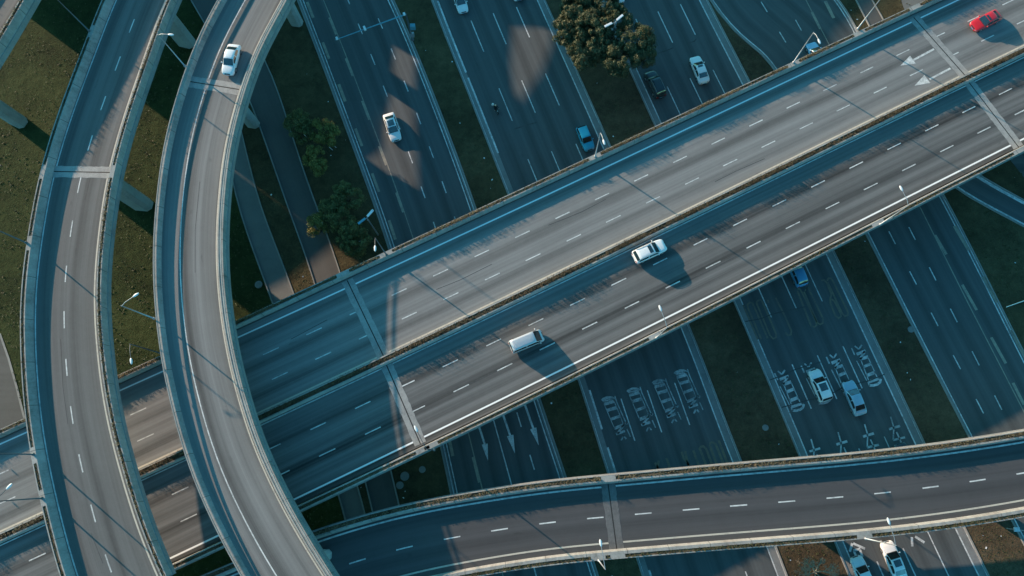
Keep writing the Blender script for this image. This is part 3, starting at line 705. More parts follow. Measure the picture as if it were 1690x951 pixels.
for s_, d_ in (('L', .16), ('R', .16)):
    mb = MB()
    pl.sweep(mb, [((s_, d_ - .06), .95), ((s_, d_ - .06), 1.12), ((s_, d_ + .06), 1.12), ((s_, d_ + .06), .95)], close=True)
    gr = mb.build('guard_rail', 'conc_pale' if s_ == 'R' else 'conc', loop)
    u = 1.0; post = None
    while u < pl.len - .6:
        c = pl.at(u, (s_, d_), .83); t = (pl.at(u + .5, (s_, d_)) - pl.at(u - .5, (s_, d_))).normalized()
        if post is None:
            m2 = MB(); m2.box((0, 0, 0), .05, .07, .15); post = m2.build('rail_post', 'steel_dark', gr); q = post
        else:
            q = post.copy(); COL.objects.link(q); q.parent = gr
        q.location = c - Vector(loop.location); q.rotation_euler = (0, 0, math.atan2(t.y, t.x)); u += 2.75
mb = MB(); pl.sweep(mb, [(('R', .64), .702), (('R', .64), .76), (('R', .54), .76), (('R', .54), .702)]); mb.build('kerb_rail', 'conc_pale', loop)
mw = MB(); pl.line(mw, ('L', pl.dl(302, 514)), .14, HM); marks(mw, 'white', loop)
mc = MB(); pl.line(mc, ('R', 1.12), .16, HM); marks(mc, 'cream', loop)
joint(loop, (309, 134), (395, 148), ZL, .75)
pier(loop, 418, 205, ZL - 1.5, 1.0, .75, R(-10)); pier(loop, 490, 38, ZL - 1.5, 1.0, .75, R(-10)); pier(loop, 560, 905, ZL - 1.5, .9, .7)

def seal(st, w_, z, root): q = MB(); seg(q, st, w_, z); marks(q, 'tar', root, 'crack_seal')
seal([(405, 690), (418, 728), (432, 760), (447, 795), (464, 830), (482, 868)], .13, ZL + .004, loop)
seal([(330, 300), (322, 380), (322, 450)], .06, ZL + .004, loop)
for st in ([(720, 478), (760, 462), (812, 436)], [(905, 372), (960, 350), (1000, 329)], [(1180, 300), (1214, 283), (1262, 262)], [(760, 640), (800, 622), (860, 590), (900, 573)], [(1120, 470), (1166, 449), (1230, 415)], [(480, 560), (540, 528)]): seal(st, .08, ZM + .004, main)
for st in ([(100, 560), (104, 640), (112, 700)], [(150, 880), (170, 930)], [(140, 330), (150, 290)]): seal(st, .06, ZW + .004, west)
# --- southern ramp
ZB = 7.0
BL = [(200, 1010), (300, 965), (400, 922), (517, 874), (567, 859), (661, 834), (800, 811), (950, 790), (1009, 783.6), (1200, 766), (1374, 750.5), (1496, 738), (1618, 723), (1690, 711), (1850, 684)]
BR = [(240, 1150), (380, 1085), (540, 1020), (660, 980), (735, 961), (800, 948), (904, 931), (1017.5, 923), (1148, 912), (1240, 905), (1426, 891), (1550, 877), (1690, 854), (1850, 824)]
pb = Path(BL, BR, ZB + .95, ZB, 1.5, 2, 2)
south = thing('ramp_viaduct', 'gently curving two lane elevated ramp with dark asphalt below the wide straight viaduct', 'viaduct', tuple(pb.at(pb.len / 2, 0.0, -6)))
deck(pb, south, 1.6, [(('L', .9), ('R', .9), 'deck_south')])
lampB = [(988, 925), (1428, 889)]
planter_barrier(pb, south, 'L', [pb.loc(1004, 788, ZB + .95)[0]], width=1.05, top=.8, lip=.2, tall=(.15, .55), density=18, label='dry plants along the upper planter of the dark asphalt ramp')
planter_barrier(pb, south, 'R', [pb.loc(x, y, ZB + .95)[0] for x, y in lampB] + [pb.loc(1020, 920, ZB + 1)[0]], width=1.02, top=.86, lip=.36, plants='plant_green', tall=(.15, .4), density=16, label='greenish plants along the lower planter of the dark asphalt ramp')
mw = MB(); pb.line(mw, ('L', pb.dl(1050, 799)), .2, HM); us = [pb.loc(*q) for q in ((739, 889), (1061, 847), (1371, 823))]
per = (us[2][0] - us[0][0]) / 8.0; pb.dashes(mw, float(np.mean([u[1] for u in us])), .15, HM, us[1][0] - 1.0, 2.05, per); marks(mw, 'white', south)
mc = MB(); pb.line(mc, ('R', 1.75), .2, HM); marks(mc, 'cream', south)
joint(south, (1003, 795), (1018, 907), ZB, .8, .14, 'joint_dark')
pier(south, 960, 840, ZB - 1.5, 1.0, .8); pier(south, 1265, 815, ZB - 1.5, 1.0, .8); pier(south, 1560, 790, ZB - 1.5, 1.0, .8)

# --- corner ramp at the upper left
ZT = 18.6
pt = Path([(-260, 285), (-160, 150), (-95, 60), (-48, -10), (0, -90), (40, -160)], [(-150, 300), (-60, 160), (0, 64), (40, -3), (95, -100), (130, -160)], ZT + .95, ZT, 1.5, 2, 2)
corner = thing('ramp_viaduct', 'elevated ramp of which only an edge shows in the upper left corner', 'viaduct', tuple(pt.at(pt.len / 2, 0.0, -17)))
deck(pt, corner, 1.7, [(('L', .9), ('R', .9), 'deck_west')], fascia=1.1)
planter_barrier(pt, corner, 'R', [], tall=(.15, .6), density=12, label='dry plants on the edge of the ramp in the upper left corner')
planter_barrier(pt, corner, 'L', [], tall=(.15, .5), density=2, label='dry plants on the outer edge of the ramp beyond the upper left corner')
pier(corner, 30, 200, ZT - 1.6, 1.5, 1.0, R(-25)); 

# --- an unseen block added beyond the upper left corner: its long shadow keeps the ground highways in shade
ca, sa = math.cos(SHADOW_AZ), math.sin(SHADOW_AZ); SB, TT = -115.0, math.tan(SUN_EL)
def sl(s_, l_, z): return Vector((ca * s_ + sa * l_, -sa * s_ + ca * l_, z))
shade_block = thing('added_shade_block', 'long unseen block and cut-out screen added beyond the upper left corner to cast shade', 'light_blocker', tuple(sl(SB - 5, 45, 0)))
def zc_(c): return c - SB * TT
body = [(8, -9.3), (21.2, -9.3), (21.4, -12.1), (24, -11.9), (28, -12.6), (33.2, -13.4), (33.4, -11.5), (34.7, -12), (34.9, -13.8), (38.8, -14.5), (39.3, -11), (42, -8.6), (44, -9.3), (46.8, -10.0), (52.4, -11.0), (54.6, -10.2), (55.6, -9.6), (58, -10), (104, -10)]  # top edge of the added block, stepped to let the sun patches pass
scr = [(-4, -17.5, -12), (1, -17, -11.4), (7.9, -16.5, -11), (8, -10.5, -6.9), (12, -10.2, -6.7), (20, -9.9, -6.6), (22.7, -9.8, -6.5), (29.4, -11.4, -6.1), (33.4, -12.3, -5), (38.7, -13.4, -4.7), (41, -12, -4.5), (42, -8.7, -4.4), (48.7, -8.8, -3.8), (53.4, -9.2, -3.2), (56, -9.7, -2.8), (60, -10.5, -2.2), (66, -10.5, -.9), (75, -10.5, .4), (82, -10.5, .1), (92, -10.5, .9), (104, -10.5, 2.0)]  # added screen above it, lower edge shaped to leave gaps for sun patches
mb = MB(); mb.grid([[sl(SB - 12, l, 0), sl(SB - 12, l, zc_(c)), sl(SB, l, zc_(c)), sl(SB, l, 0)] for l, c in body])
for l, c in (body[0], body[-1]): mb.ngon([sl(SB - 12, l, 0), sl(SB - 12, l, zc_(c)), sl(SB, l, zc_(c)), sl(SB, l, 0)])
mb.build('wall', 'conc_pier', shade_block)  # solid lower part of the added shade block
mb = MB(); mb.grid([[sl(SB - .1, l, zc_(a)), sl(SB - .1, l, zc_(b)), sl(SB + .5, l, zc_(b)), sl(SB + .5, l, zc_(a)), sl(SB - .1, l, zc_(a))] for l, a, b in scr])
for l, a, b in (scr[0], scr[-1]): mb.ngon([sl(SB - .1, l, zc_(a)), sl(SB - .1, l, zc_(b)), sl(SB + .5, l, zc_(b)), sl(SB + .5, l, zc_(a))])
mb.build('shade_screen', 'conc', shade_block)
for fl in range(4):
    for k in range(20):
        l = 11 + k * 4.6; mb = MB(); mb.box(sl(SB + .03, l, 2.2 + fl * 3.6), .05, 1.3, .8, (Vector((ca, -sa, 0)), Vector((sa, ca, 0)), Vector((0, 0, 1)))); mb.build('shade_block_window', 'glass', shade_block)  # panes that only dress the added block

# ------------------------------------------------------------------ street lamps
def lamp(px, py, zb, h, head, label, dark=False, hz=.25, mat='steel', headlen=.68, group='lamps on the viaducts'):
    b = P(px, py, zb); hd = P(head[0], head[1], zb + h + hz)
    t = thing('street_lamp', label, 'street lamp', tuple(b), 0, group)
    top = b + Vector((0, 0, h)); d = hd - top; d.z = 0; L_ = d.length; d.normalize() if L_ > .01 else None
    mb = MB(); mb.tube([b, b + Vector((0, 0, .25)), b + Vector((0, 0, .26)), top], [.16, .16, .09, .055], 10); mb.build('pole', 'steel_dark' if dark else mat, t, True)
    mb = MB(); mb.tube([top - Vector((0, 0, .15)), top + d * (L_ * .35) + Vector((0, 0, hz * .7)), hd], [.05, .04, .035], 8); mb.build('arm', 'steel_dark' if dark else mat, t, True)
    n = Vector((d.y, -d.x, 0)); mb = MB()
    mb.ball(hd + d * headlen * .35, headlen * .60, .155, .08, 12, 8, (d, n, Vector((0, 0, 1)))); lh = mb.build('lamp_head', 'lampwhite', t, True)
    mb = MB(); mb.ball(hd + d * headlen * .4 - Vector((0, 0, .07)), headlen * .42, .11, .05, 10, 6, (d, n, Vector((0, 0, 1)))); mb.build('lens', 'lampglass', lh, True)
    return t
HL = 7.2
lamp(982, 259, ZM + .9, HL, (996, 232), 'street lamp on the viaduct edge right beside the teal car')
lamp(1309, 104, ZM + .9, HL, (1351, 66), 'street lamp leaning across the blue taxi by the viaduct')
lamp(638, 421, ZM + .9, HL, (619, 407), 'dark street lamp on the viaduct edge beside the lower clump of small trees', True)
lamp(1415, 48, ZM + .9, HL, (1466, -30), 'street lamp pole crossing a narrow side road, head out of view')
lamp(265, 583, ZM + .9, HL, (216, 593), 'lower of two white lamp heads above the grass between the curved ramps', True)
lamp(717, 743, ZM + .9, HL, (688, 711), 'dark street lamp at a pale expansion joint on the straight viaduct edge', True)
lamp(1083, 558, ZM + .9, HL, (1091, 512), 'street lamp on the straight viaduct edge between silver van and lettered roads')
lamp(1452, 371, ZM + .9, HL, (1489, 314), 'lamp farthest right along the lower edge of the straight viaduct')
lamp(988, 925, ZB + .9, HL, (992, 900), 'street lamp beside the joint of the dark asphalt ramp')
lamp(1428, 889, ZB + .9, HL, (1468, 864), 'street lamp of the dark asphalt ramp just above two white cars')
lamp(306, 110, ZL + .55, HL, (279, 57), 'pale lamp leaning over the gap between curved ramps near a white sedan')
lamp(255, 526, ZL + .55, HL, (221, 489), 'upper of two white lamp heads above the grass between the curved ramps')
lamp(148, 52, ZW + .9, HL, (60, -40), 'dark lamp pole near the top of the leftmost ramp, head out of view', True)
lamp(44, 401, ZW + .9, HL, (-60, 360), 'dark lamp pole halfway down the leftmost ramp, head out of view', True)
lamp(56, 750, ZW + .9, HL, (-40, 735), 'upper of two dark lamps close together on the leftmost ramp', True)
lamp(70, 822, ZW + .9, HL, (12, 806), 'lower of two dark lamps close together on the leftmost ramp', True)
def double_lamp(base, top, h1, h2, h, label, mat1, mat2):
    b = P(*base, .05); t = thing('street_lamp', label, 'street lamp', tuple(b), 0, 'double lamps standing on the ground')
    tp = P(*top, h); tp = Vector((b.x, b.y, h)); mb = MB(); mb.tube([b, tp], [.13, .07], 10); mb.build('pole', 'steel', t, True)
    for hd, mm in ((h1, mat1), (h2, mat2)):
        e = P(*hd, h + .2); d = (e - tp); d.z = 0; d.normalize(); n = Vector((d.y, -d.x, 0))
        mb = MB(); mb.tube([tp - Vector((0, 0, .1)), e], [.05, .04], 8); mb.build('arm', 'steel', t, True)
        mb = MB(); mb.box(e, .62, .17, .07, (d, n, Vector((0, 0, 1)))); o = mb.build('lamp_head', mm, t)
        bv = o.modifiers.new('bevel', 'BEVEL'); bv.width = .05; bv.segments = 2
double_lamp((1004, 92), (1015, 35), (1004, 41), (1023, 29), 8.6, 'double headed street lamp rising out of the big trees', 'lampwhite', 'lampwhite')
double_lamp((624, 388), (604, 358), (611, 352), (597, 365), 7.5, 'double headed street lamp beside the lower clump of small trees', 'lampwhite', 'tealpaint')
b = P(1661, 872, .05); t = thing('street_lamp', 'small lamp with a pale green head over the verge in the lower right corner', 'street lamp', tuple(b))
mb = MB(); mb.tube([b, b + Vector((0, 0, 4))], [.08, .06], 8); mb.build('pole', 'steel', t, True)
e = P(1678, 874, 4.2); mb = MB(); mb.tube([b + Vector((0, 0, 4)), e], .04, 6); mb.build('arm', 'steel', t, True)
mb = MB(); mb.box(e, .34, .26, .08); mb.build('lamp_head', 'lampwhite', t)
b = P(1700, 492, .05); t = thing('traffic_mast', 'teal steel arm reaching in over the verge at the right edge', 'mast', tuple(b))
mb = MB(); mb.tube([b, b + Vector((0, 0, 5.5))], [.12, .09], 8); mb.build('pole', 'tealpaint', t, True)
mb = MB(); mb.tube([b + Vector((0, 0, 5.4)), P(1661, 507, 5.6)], [.08, .05], 8); mb.build('arm', 'tealpaint', t, True)

# traffic camera gantry over carriageway one
b = P(681, 66, .05); gh = 6.6; t = thing('traffic_gantry', 'teal steel gantry arm with small cameras reaching across the road at the top', 'gantry', tuple(b))
top = b + Vector((0, 0, gh))
mb = MB(); mb.tube([b, b + Vector((0, 0, .3)), b + Vector((0, 0, .31)), top], [.26, .26, .16, .13], 12); mb.build('pole', 'steel_dark', t, True)
e = P(553, 66, gh + .1); mb = MB(); mb.tube([top - Vector((0, 0, .12)), e], [.11, .06], 10); mb.build('arm', 'tealpaint', t, True)
for f_, mm in ((.58, 'lampwhite'), (.97, 'lampwhite'), (.02, 'lampwhite')):
    c = (top - Vector((0, 0, .12))).lerp(e, f_) + Vector((0, 0, .2)); d = (e - top).normalized(); n = Vector((d.y, -d.x, 0))
    mb = MB(); mb.box(c, .16, .34 if f_ == .58 else .2, .13, (d, n, Vector((0, 0, 1)))); mb.build('camera_box', mm, t)
mb = MB(); c = b + Vector((.55, 0, 3.4)); mb.box(c, .38, .30, .42); mb.build('control_cabinet', 'tealpaint', t)
mb = MB(); c = b + Vector((.2, 0, 1.4)); mb.box(c, .25, .22, .4); mb.build('control_cabinet', 'steel', t)

# ------------------------------------------------------------------ cars
def lerp_tab(tab, x):
    xs = [r[0] for r in tab]; return [float(np.interp(x, xs, [r[k] for r in tab])) for k in range(1, len(tab[0]))]
SEDAN = dict(
    body=[(-.500, .62, .50, .52, .34), (-.492, .78, .60, .64, .28), (-.470, .90, .74, .80, .22), (-.42, .965, .86, .94, .2), (-.33, 1.0, .89, .97, .2), (-.15, 1.0, .89, .93, .2), (.1, 1.0, .87, .92, .2), (.22, 1.0, .84, .92, .2), (.33, .985, .78, .86, .2), (.42, .94, .70, .77, .2), (.47, .84, .62, .68, .22), (.492, .70, .54, .58, .26), (.5, .55, .46, .48, .34)],
    gl=(-.385, -.20, .075, .235), roofw=.74, basew=.93)
SUVT = dict(
    body=[(-.500, .74, .55, .58, .36), (-.492, .86, .70, .76, .30), (-.47, .94, .92, .98, .24), (-.42, .985, 1.0, 1.05, .22), (-.30, 1.0, 1.0, 1.05, .22), (0, 1.0, .99, 1.02, .22), (.2, 1.0, .97, 1.02, .22), (.3, .99, .92, 1.0, .22), (.4, .95, .84, .93, .22), (.46, .87, .74, .82, .24), (.49, .74, .62, .68, .28), (.5, .6, .52, .55, .36)],
    gl=(-.485, -.40, .08, .23), roofw=.80, basew=.94)
VANT = dict(
    body=[(-.500, .86, .60, .62, .36), (-.494, .93, .85, .88, .30), (-.47, .98, 1.02, 1.06, .25), (-.3, 1.0, 1.05, 1.08, .22), (.1, 1.0, 1.03, 1.06, .22), (.3, 1.0, .98, 1.04, .22), (.4, .985, .92, 1.0, .22), (.45, .94, .84, .92, .24), (.485, .84, .70, .76, .28), (.5, .7, .56, .6, .36)],
    gl=(-.492, -.46, .24, .42), roofw=.84, basew=.96)
HATCH = dict(
    body=[(-.500, .72, .52, .55, .34), (-.49, .84, .66, .7, .28), (-.465, .93, .86, .92, .22), (-.40, .985, .93, .98, .2), (0, 1.0, .92, .96, .2), (.18, 1.0, .90, .96, .2), (.3, .985, .84, .92, .2), (.41, .94, .75, .83, .2), (.47, .83, .66, .72, .22), (.49, .72, .56, .6, .26), (.5, .58, .48, .5, .34)],
    gl=(-.475, -.36, .06, .22), roofw=.78, basew=.94)
def car(label, front, rear, z, L, Wd, Hh, T, pmat, sunroof=None, rails=False, ribs=False, roof=None, cat='car', name='parked_car', group=None, panoroof=False, hoodmat=None):
    """front/rear: photo pixels of the middle of the two bumpers at about 0.55 m above the road"""
    a, b = P(front[0], front[1], z + .55), P(rear[0], rear[1], z + .55); c = (a + b) / 2; d = a - b
    rz = math.atan2(d.y, d.x)
    t = thing(name, label, cat, (c.x, c.y, z), rz, group, local=True)
    hw = Wd / 2; tab = T['body']
    def sec(x):
        w_, zs, zt, z0 = lerp_tab(tab, x); w_ *= hw
        return [(0, z0), (w_ * .86, z0), (w_ * .985, z0 + .10), (w_, z0 + (zs - z0) * .5), (w_ * .985, zs - .05), (w_ * .945, zs + .0), (w_ * .80, zs + (zt - zs) * .55), (w_ * .45, zt - .01), (0, zt)]
    mb = MB(); xs = sorted(set([r[0] for r in tab] + list(np.linspace(-.46, .46, 15)))); rows = []
    for x in xs:
        s_ = sec(x); rows.append([Vector((x * L, y, zz)) for y, zz in s_] + [Vector((x * L, -y, zz)) for y, zz in s_[-2:0:-1]])
    mb.grid(rows, close=True); mb.ngon(rows[0]); mb.ngon(rows[-1]); mb.build('body', pmat, t, True)
    # cabin
    x0, x1, x2, x3 = [q * L for q in T['gl']]; wr = T['roofw'] * hw
    def zb(x): return lerp_tab(tab, x / L)[1] - .01
    def st(x):
        """side base half width, base z, roof half width, roof z"""
        wb = T['basew'] * hw * min(1, lerp_tab(tab, x / L)[0] + .02)
        if x <= x1: k = (x - x0) / (x1 - x0)
        elif x >= x2: k = (x3 - x) / (x3 - x2)
        else: k = 1.0
        k = max(0, min(1, k)); kk = k
        mid = (x - (x1 + x2) / 2) / max(.1, (x2 - x1) / 2); zr = Hh - .05 * min(1, mid * mid) - (0 if abs(mid) < 1 else 0)
        zc = lerp_tab(tab, x / L)[2]
        return wb, zb(x), wb * .86 * (1 - kk) + wr * kk, zc * (1 - kk) + zr * kk
    def surf(x, a):
        wb, z0_, w2, z2 = st(x); s_ = 1 if a >= 0 else -1; a = abs(a); h = z2 - z0_
        pts = [(0, (wb, z0_)), (.5, (w2, z0_ + h * .92)), (.62, (w2 * .9, z0_ + h * .985)), (1, (0, z2 + .03 * min(1, h * 2)))]
        for (p0, q0), (p1, q1) in zip(pts, pts[1:]):
            if a <= p1:
                f = (a - p0) / (p1 - p0); return Vector((x, s_ * (q0[0] * (1 - f) + q1[0] * f), q0[1] * (1 - f) + q1[1] * f))
        return Vector((x, 0, z2))
    xs = [x0, (x0 + x1) / 2, x1] + [x1 + (x2 - x1) * k / 6 for k in range(1, 6)] + [x2, (x2 + x3) / 2, x3]
    aa = [0, .25, .5, .56, .62, .8, 1.0]; mb = MB()
    rows = [[surf(x, q) for q in aa] + [surf(x, -q) for q in aa[-2::-1]] for x in xs]
    # a = -0 lies on the other side
    for r_, x in zip(rows, xs): r_[-1] = Vector((r_[0].x, -r_[0].y, r_[0].z))
    mb.grid(rows); mb.build('cabin', roof or pmat, t, True)
    def panel(nm, f, nu, nv, mat, lift):
        g = [[f(i / nu, j / nv) for j in range(nv + 1)] for i in range(nu + 1)]; mb = MB(); out = []
        for i in range(nu + 1):
            r_ = []
            for j in range(nv + 1):
                i2, j2 = min(i + 1, nu), min(j + 1, nv); i1, j1 = max(i - 1, 0), max(j - 1, 0)
                n = (g[i2][j] - g[i1][j]).cross(g[i][j2] - g[i][j1]); n.normalize()
                cc = g[i][j] - Vector((0, 0, .6))
                if n.z < 0: n = -n
                if abs(n.z) < .35 and n.y * g[i][j].y < 0: n = -n
                r_.append(g[i][j] + n * lift)
            out.append(r_)
        mb.grid(out); return mb.build(nm, mat, t, True)
    def across(x, q):   # q 0..1 across the end panels
        a = q * 2 - 1; k = 1 - abs(a); return surf(x, (1 if a >= 0 else -1) * (.52 + .48 * k)) if abs(a) > 1e-6 else surf(x, 1)
    panel('windshield', lambda u, v: across(x2 + (x3 - x2) * (.04 + .90 * u), .04 + .92 * v), 5, 10, 'glass', .014)
    panel('rear_window', lambda u, v: across(x1 + (x0 - x1) * (.08 + .72 * u), .08 + .84 * v), 4, 10, 'glass', .014)
    xa, xb = x1 - (x1 - x0) * .35, x2 + (x3 - x2) * .62; xm = xa + (xb - xa) * .50
    for sg in (-1, 1):
        for p0, p1 in ((xa, xm - .05), (xm + .05, xb)):
            panel('side_window', lambda u, v: surf(p0 + (p1 - p0) * u, sg * (.06 + .40 * v)), 6, 3, 'glass', .012)
    panel('cowl', lambda u, v: across(x2 + (x3 - x2) * (.95 + .05 * u), .06 + .88 * v) , 2, 8, 'blacktrim', .010)
    for sg in (-1, 1):
        def hs(u, v):
            x = (x3 / L + .01) + (.455 - x3 / L) * u; w_, zs, zt, z0 = lerp_tab(tab, x); w_ *= hw; y = w_ * (.80 - .10 * u) + .022 * v
            return Vector((x * L, sg * y, zs + (zt - zs) * (.55 - .1 * v)))
        panel('bonnet_seam', hs, 6, 1, 'blacktrim', .006)
        for q in (.5,):
            mb = MB(); yy = lerp_tab(tab, xm / L)[0] * hw; zz = lerp_tab(tab, xm / L); mb.quad((xm - .012, sg * (yy + .006), zz[3] + .12), (xm + .012, sg * (yy + .006), zz[3] + .12), (xm + .012, sg * (yy * .955), zz[1] + .006), (xm - .012, sg * (yy * .955), zz[1] + .006)); mb.build('door_seam', 'blacktrim', t, recalc=False)
        mb = MB(); wy_ = surf(x3 - .05, sg * .7); mb.tube([across(x3 - (x3 - x2) * .06, .5 + sg * .12) + Vector((0, 0, .02)), across(x3 - (x3 - x2) * .30, .5 + sg * .36) + Vector((0, 0, .03))], .012, 5); mb.build('wiper', 'blacktrim', t)
    if sunroof:
        f0, f1, q = sunroof
        panel('sunroof', lambda u, v: across(x1 + (x2 - x1) * (f0 + (f1 - f0) * u), .5 - q / 2 + q * v), 3, 6, 'glass', .012)
    if rails:
        for sg in (-1, 1):
            mb = MB(); mb.tube([surf(x1 + (x2 - x1) * k / 5, sg * .60) + Vector((0, 0, .05 if 0 < k < 5 else .0)) for k in range(6)], .025, 6); mb.build('roof_rail', 'steel', t, True)
    if ribs:
        mb = MB()
        for k in range(7):
            q = .22 + .56 * k / 6; mb.tube([across(x1 + (x2 - x1) * (.08 + .8 * i / 5), q) + Vector((0, 0, .004)) for i in range(6)], .018, 5)
        mb.build('roof_rib', pmat, t, True)
    # lights, grille, mirrors, wheels
    for sg in (-1, 1):
        def fl(u, v, x_a, x_b, ha, hb):
            x = x_a + (x_b - x_a) * u; w_, zs, zt, z0 = lerp_tab(tab, x); w_ *= hw
            return Vector((x * L, sg * (w_ * .60 + w_ * .37 * v), zs - .02 + (zt - zs) * .5 * (1 - v) - .03 * v))
        panel('headlight', lambda u, v: fl(u, v, .435, .492, 0, 0), 3, 3, 'chrome', .02)
        panel('taillight', lambda u, v: fl(u, v, -.475, -.496, 0, 0), 3, 3, 'redlens', .02)
        mb = MB(); xm_ = x3 - (x3 - x2) * .42; wb = st(xm_)[0]
        mb.ball((xm_, sg * (wb + .13), zb(xm_) + .10), .09, .13, .075, 8, 6); mb.tube([(xm_, sg * (wb - .05), zb(xm_) + .06), (xm_, sg * (wb + .1), zb(xm_) + .09)], .03, 6); mb.build('side_mirror', pmat, t, True)
        rad = .33 if Hh < 1.6 else .36
        for xw in (-.295, .305):
            mb = MB(); wy = lerp_tab(tab, xw)[0] * hw + .012
            mb.tube([(xw * L, sg * (wy - .22), rad), (xw * L, sg * (wy - .03), rad), (xw * L, sg * wy, rad)], [rad, rad, rad * .93], 18); wh = mb.build('wheel', 'tyre', t, True)
            mb = MB(); mb.tube([(xw * L, sg * (wy - .02), rad), (xw * L, sg * (wy + .006), rad)], [rad * .66, rad * .6], 14); mb.build('rim', 'rim', wh, True)
    def gr(u, v):
        x = .478 + .019 * u; w_, zs, zt, z0 = lerp_tab(tab, x); return Vector((x * L, hw * (-.42 + .84 * v), zs + (zt - zs) * .6))
    panel('grille', gr, 2, 5, 'blacktrim', .018)
    mb = MB()
    for e in (-1, 1):
        x = e * .498; w_, zs, zt, z0 = lerp_tab(tab, x); mb.box((e * .499 * L, 0, (z0 + zs) * .5 - .02), .012, hw * .27, .055)
    mb.build('number_plate', 'p_blue', t)
    return t
ZG = .04
MOV = 'moving_car'
car('white sedan driving down the narrow curved ramp', (375, 124), (388.5, 73), ZL, 4.55, 1.78, 1.45, SEDAN, 'p_white', name=MOV)
car('white sedan with a dark glass roof in the sun patches of the left highway', (655, 234), (640, 186), ZG, 4.8, 1.85, 1.47, SEDAN, 'p_white', (.18, .92, .62), name=MOV)
car('white sedan cut by the top edge of the photo above the motorcycle', (766.5, 24), (752, -22), ZG, 4.6, 1.8, 1.45, SEDAN, 'p_white', name=MOV)
car('white car showing only its nose at the top edge left of big trees', (858, 4), (843, -44), ZG, 4.6, 1.8, 1.45, SEDAN, 'p_white', name=MOV)
car('bright teal hatchback beside the lamp at the viaduct edge', (974, 248), (958, 209), ZG, 4.1, 1.75, 1.50, HATCH, 'p_teal', name=MOV)
car('white car at the top edge half hidden by the big trees', (1006, -38), (1025, 10), ZG, 4.6, 1.8, 1.45, SEDAN, 'p_white', name=MOV)
car('black sport utility car next to the big trees', (1071, 119), (1091, 160), ZG, 4.7, 1.88, 1.68, SUVT, 'p_black', rails=True, name=MOV)
car('white sedan with a sunroof on the road right of the black car', (1146, 95), (1162.5, 136), ZG, 4.75, 1.82, 1.45, SEDAN, 'p_white', (.68, .98, .52), name=MOV)
car('bright blue and white taxi partly hidden by the viaduct edge under a lamp', (1336, 69), (1359, 114), ZG, 4.6, 1.8, 1.46, SEDAN, 'p_blue', cat='taxi', name='taxi')
car('red coupe on the upper carriageway of the wide viaduct', (1604, 46), (1651, 23), ZM, 4.65, 1.82, 1.42, SEDAN, 'p_red', (.72, .98, .58), name=MOV)
car('white sport utility car with roof rails on the wide viaduct', (1096, 404), (1047.5, 426), ZM, 4.65, 1.86, 1.66, SUVT, 'p_white', (.70, .93, .62), rails=True, name=MOV)
car('silver van with a ribbed roof on the wide viaduct', (892.5, 554), (845.5, 573.5), ZM, 4.5, 1.72, 1.90, VANT, 'p_silver', ribs=True, cat='van', name='moving_van')
car('bright blue hatchback coming out from under the viaduct near the yellow digits', (1306, 428), (1324, 471), ZG, 4.3, 1.78, 1.55, HATCH, 'p_blue', name=MOV)
car('white crossover with dark sunroof on the lettered road beside the grey sedan', (1343, 614), (1362, 659), ZG, 4.5, 1.84, 1.62, SUVT, 'p_white', (.45, .93, .62), name=MOV)
car('grey sedan following the white crossover on the lettered road', (1399, 632), (1420, 682.5), ZG, 4.85, 1.85, 1.46, SEDAN, 'p_grey', name=MOV)
car('dark car hidden except its nose by the dark asphalt ramp', (1486, 737), (1506, 783), ZG, 4.6, 1.8, 1.45, SEDAN, 'p_black', name=MOV)
car('white sedan at the bottom edge, the lower one of the two there', (1414, 925), (1434, 972), ZG, 4.6, 1.8, 1.46, SEDAN, 'p_white', name=MOV)
car('larger white sedan near the bottom edge under the lamp arm', (1464.5, 900), (1485, 952), ZG, 4.9, 1.86, 1.5, SEDAN, 'p_white', (.3, .9, .6), name=MOV)

# motorcycle with rider
fa_, fb_ = P(822.5, 189, .3), P(814, 173, .3); c = (fa_ + fb_) / 2; d = fa_ - fb_; rz = math.atan2(d.y, d.x)
mt = thing('motorcycle', 'small dark motor scooter ridden down the second highway', 'scooter', (c.x, c.y, ZG), rz, local=True)
mb = MB(); mb.tube([(-.62, 0, .55), (-.35, 0, .62), (0, 0, .60), (.15, 0, .42), (.42, 0, .45), (.58, 0, .8)], [.12, .16, .15, .13, .12, .10], 10); mb.build('body', 'blacktrim', mt, True)
mb = MB(); mb.ball((-.28, 0, .74), .36, .14, .07, 10, 6); mb.build('seat', 'cloth_dark', mt, True)
for xw in (-.6, .64):
    mb = MB(); mb.tube([(xw, -.06, .28), (xw, .06, .28)], .28, 16); wh = mb.build('wheel', 'tyre', mt, True)
    mb = MB(); mb.tube([(xw, -.065, .28), (xw, .065, .28)], .16, 12); mb.build('rim', 'rim', wh, True)
mb = MB(); mb.tube([(.45, -.36, 1.02), (.54, 0, 1.0), (.45, .36, 1.02)], .022, 6); mb.tube([(.62, 0, .35), (.52, 0, 1.0)], .03, 6); mb.build('handlebar', 'steel_dark', mt, True)
mb = MB(); mb.ball((.66, 0, .86), .06, .09, .08, 8, 6); mb.build('headlight', 'chrome', mt, True)
def skin_person(name, label, root_loc, rz, joints, edges, rad, mat):
    me = bpy.data.meshes.new(name); me.from_pydata(joints, edges, []); o = bpy.data.objects.new(name, me); COL.objects.link(o)
    o.location = root_loc; o.rotation_euler = (0, 0, rz); me.materials.append(M[mat])
    sk = o.modifiers.new('skin', 'SKIN'); lay = me.skin_vertices[0].data
    for i, r_ in enumerate(rad): lay[i].radius = (r_, r_)
    lay[0].use_root = True
    ss = o.modifiers.new('sub', 'SUBSURF'); ss.levels = 1; ss.render_levels = 2
    tag(o, label, 'person'); return o
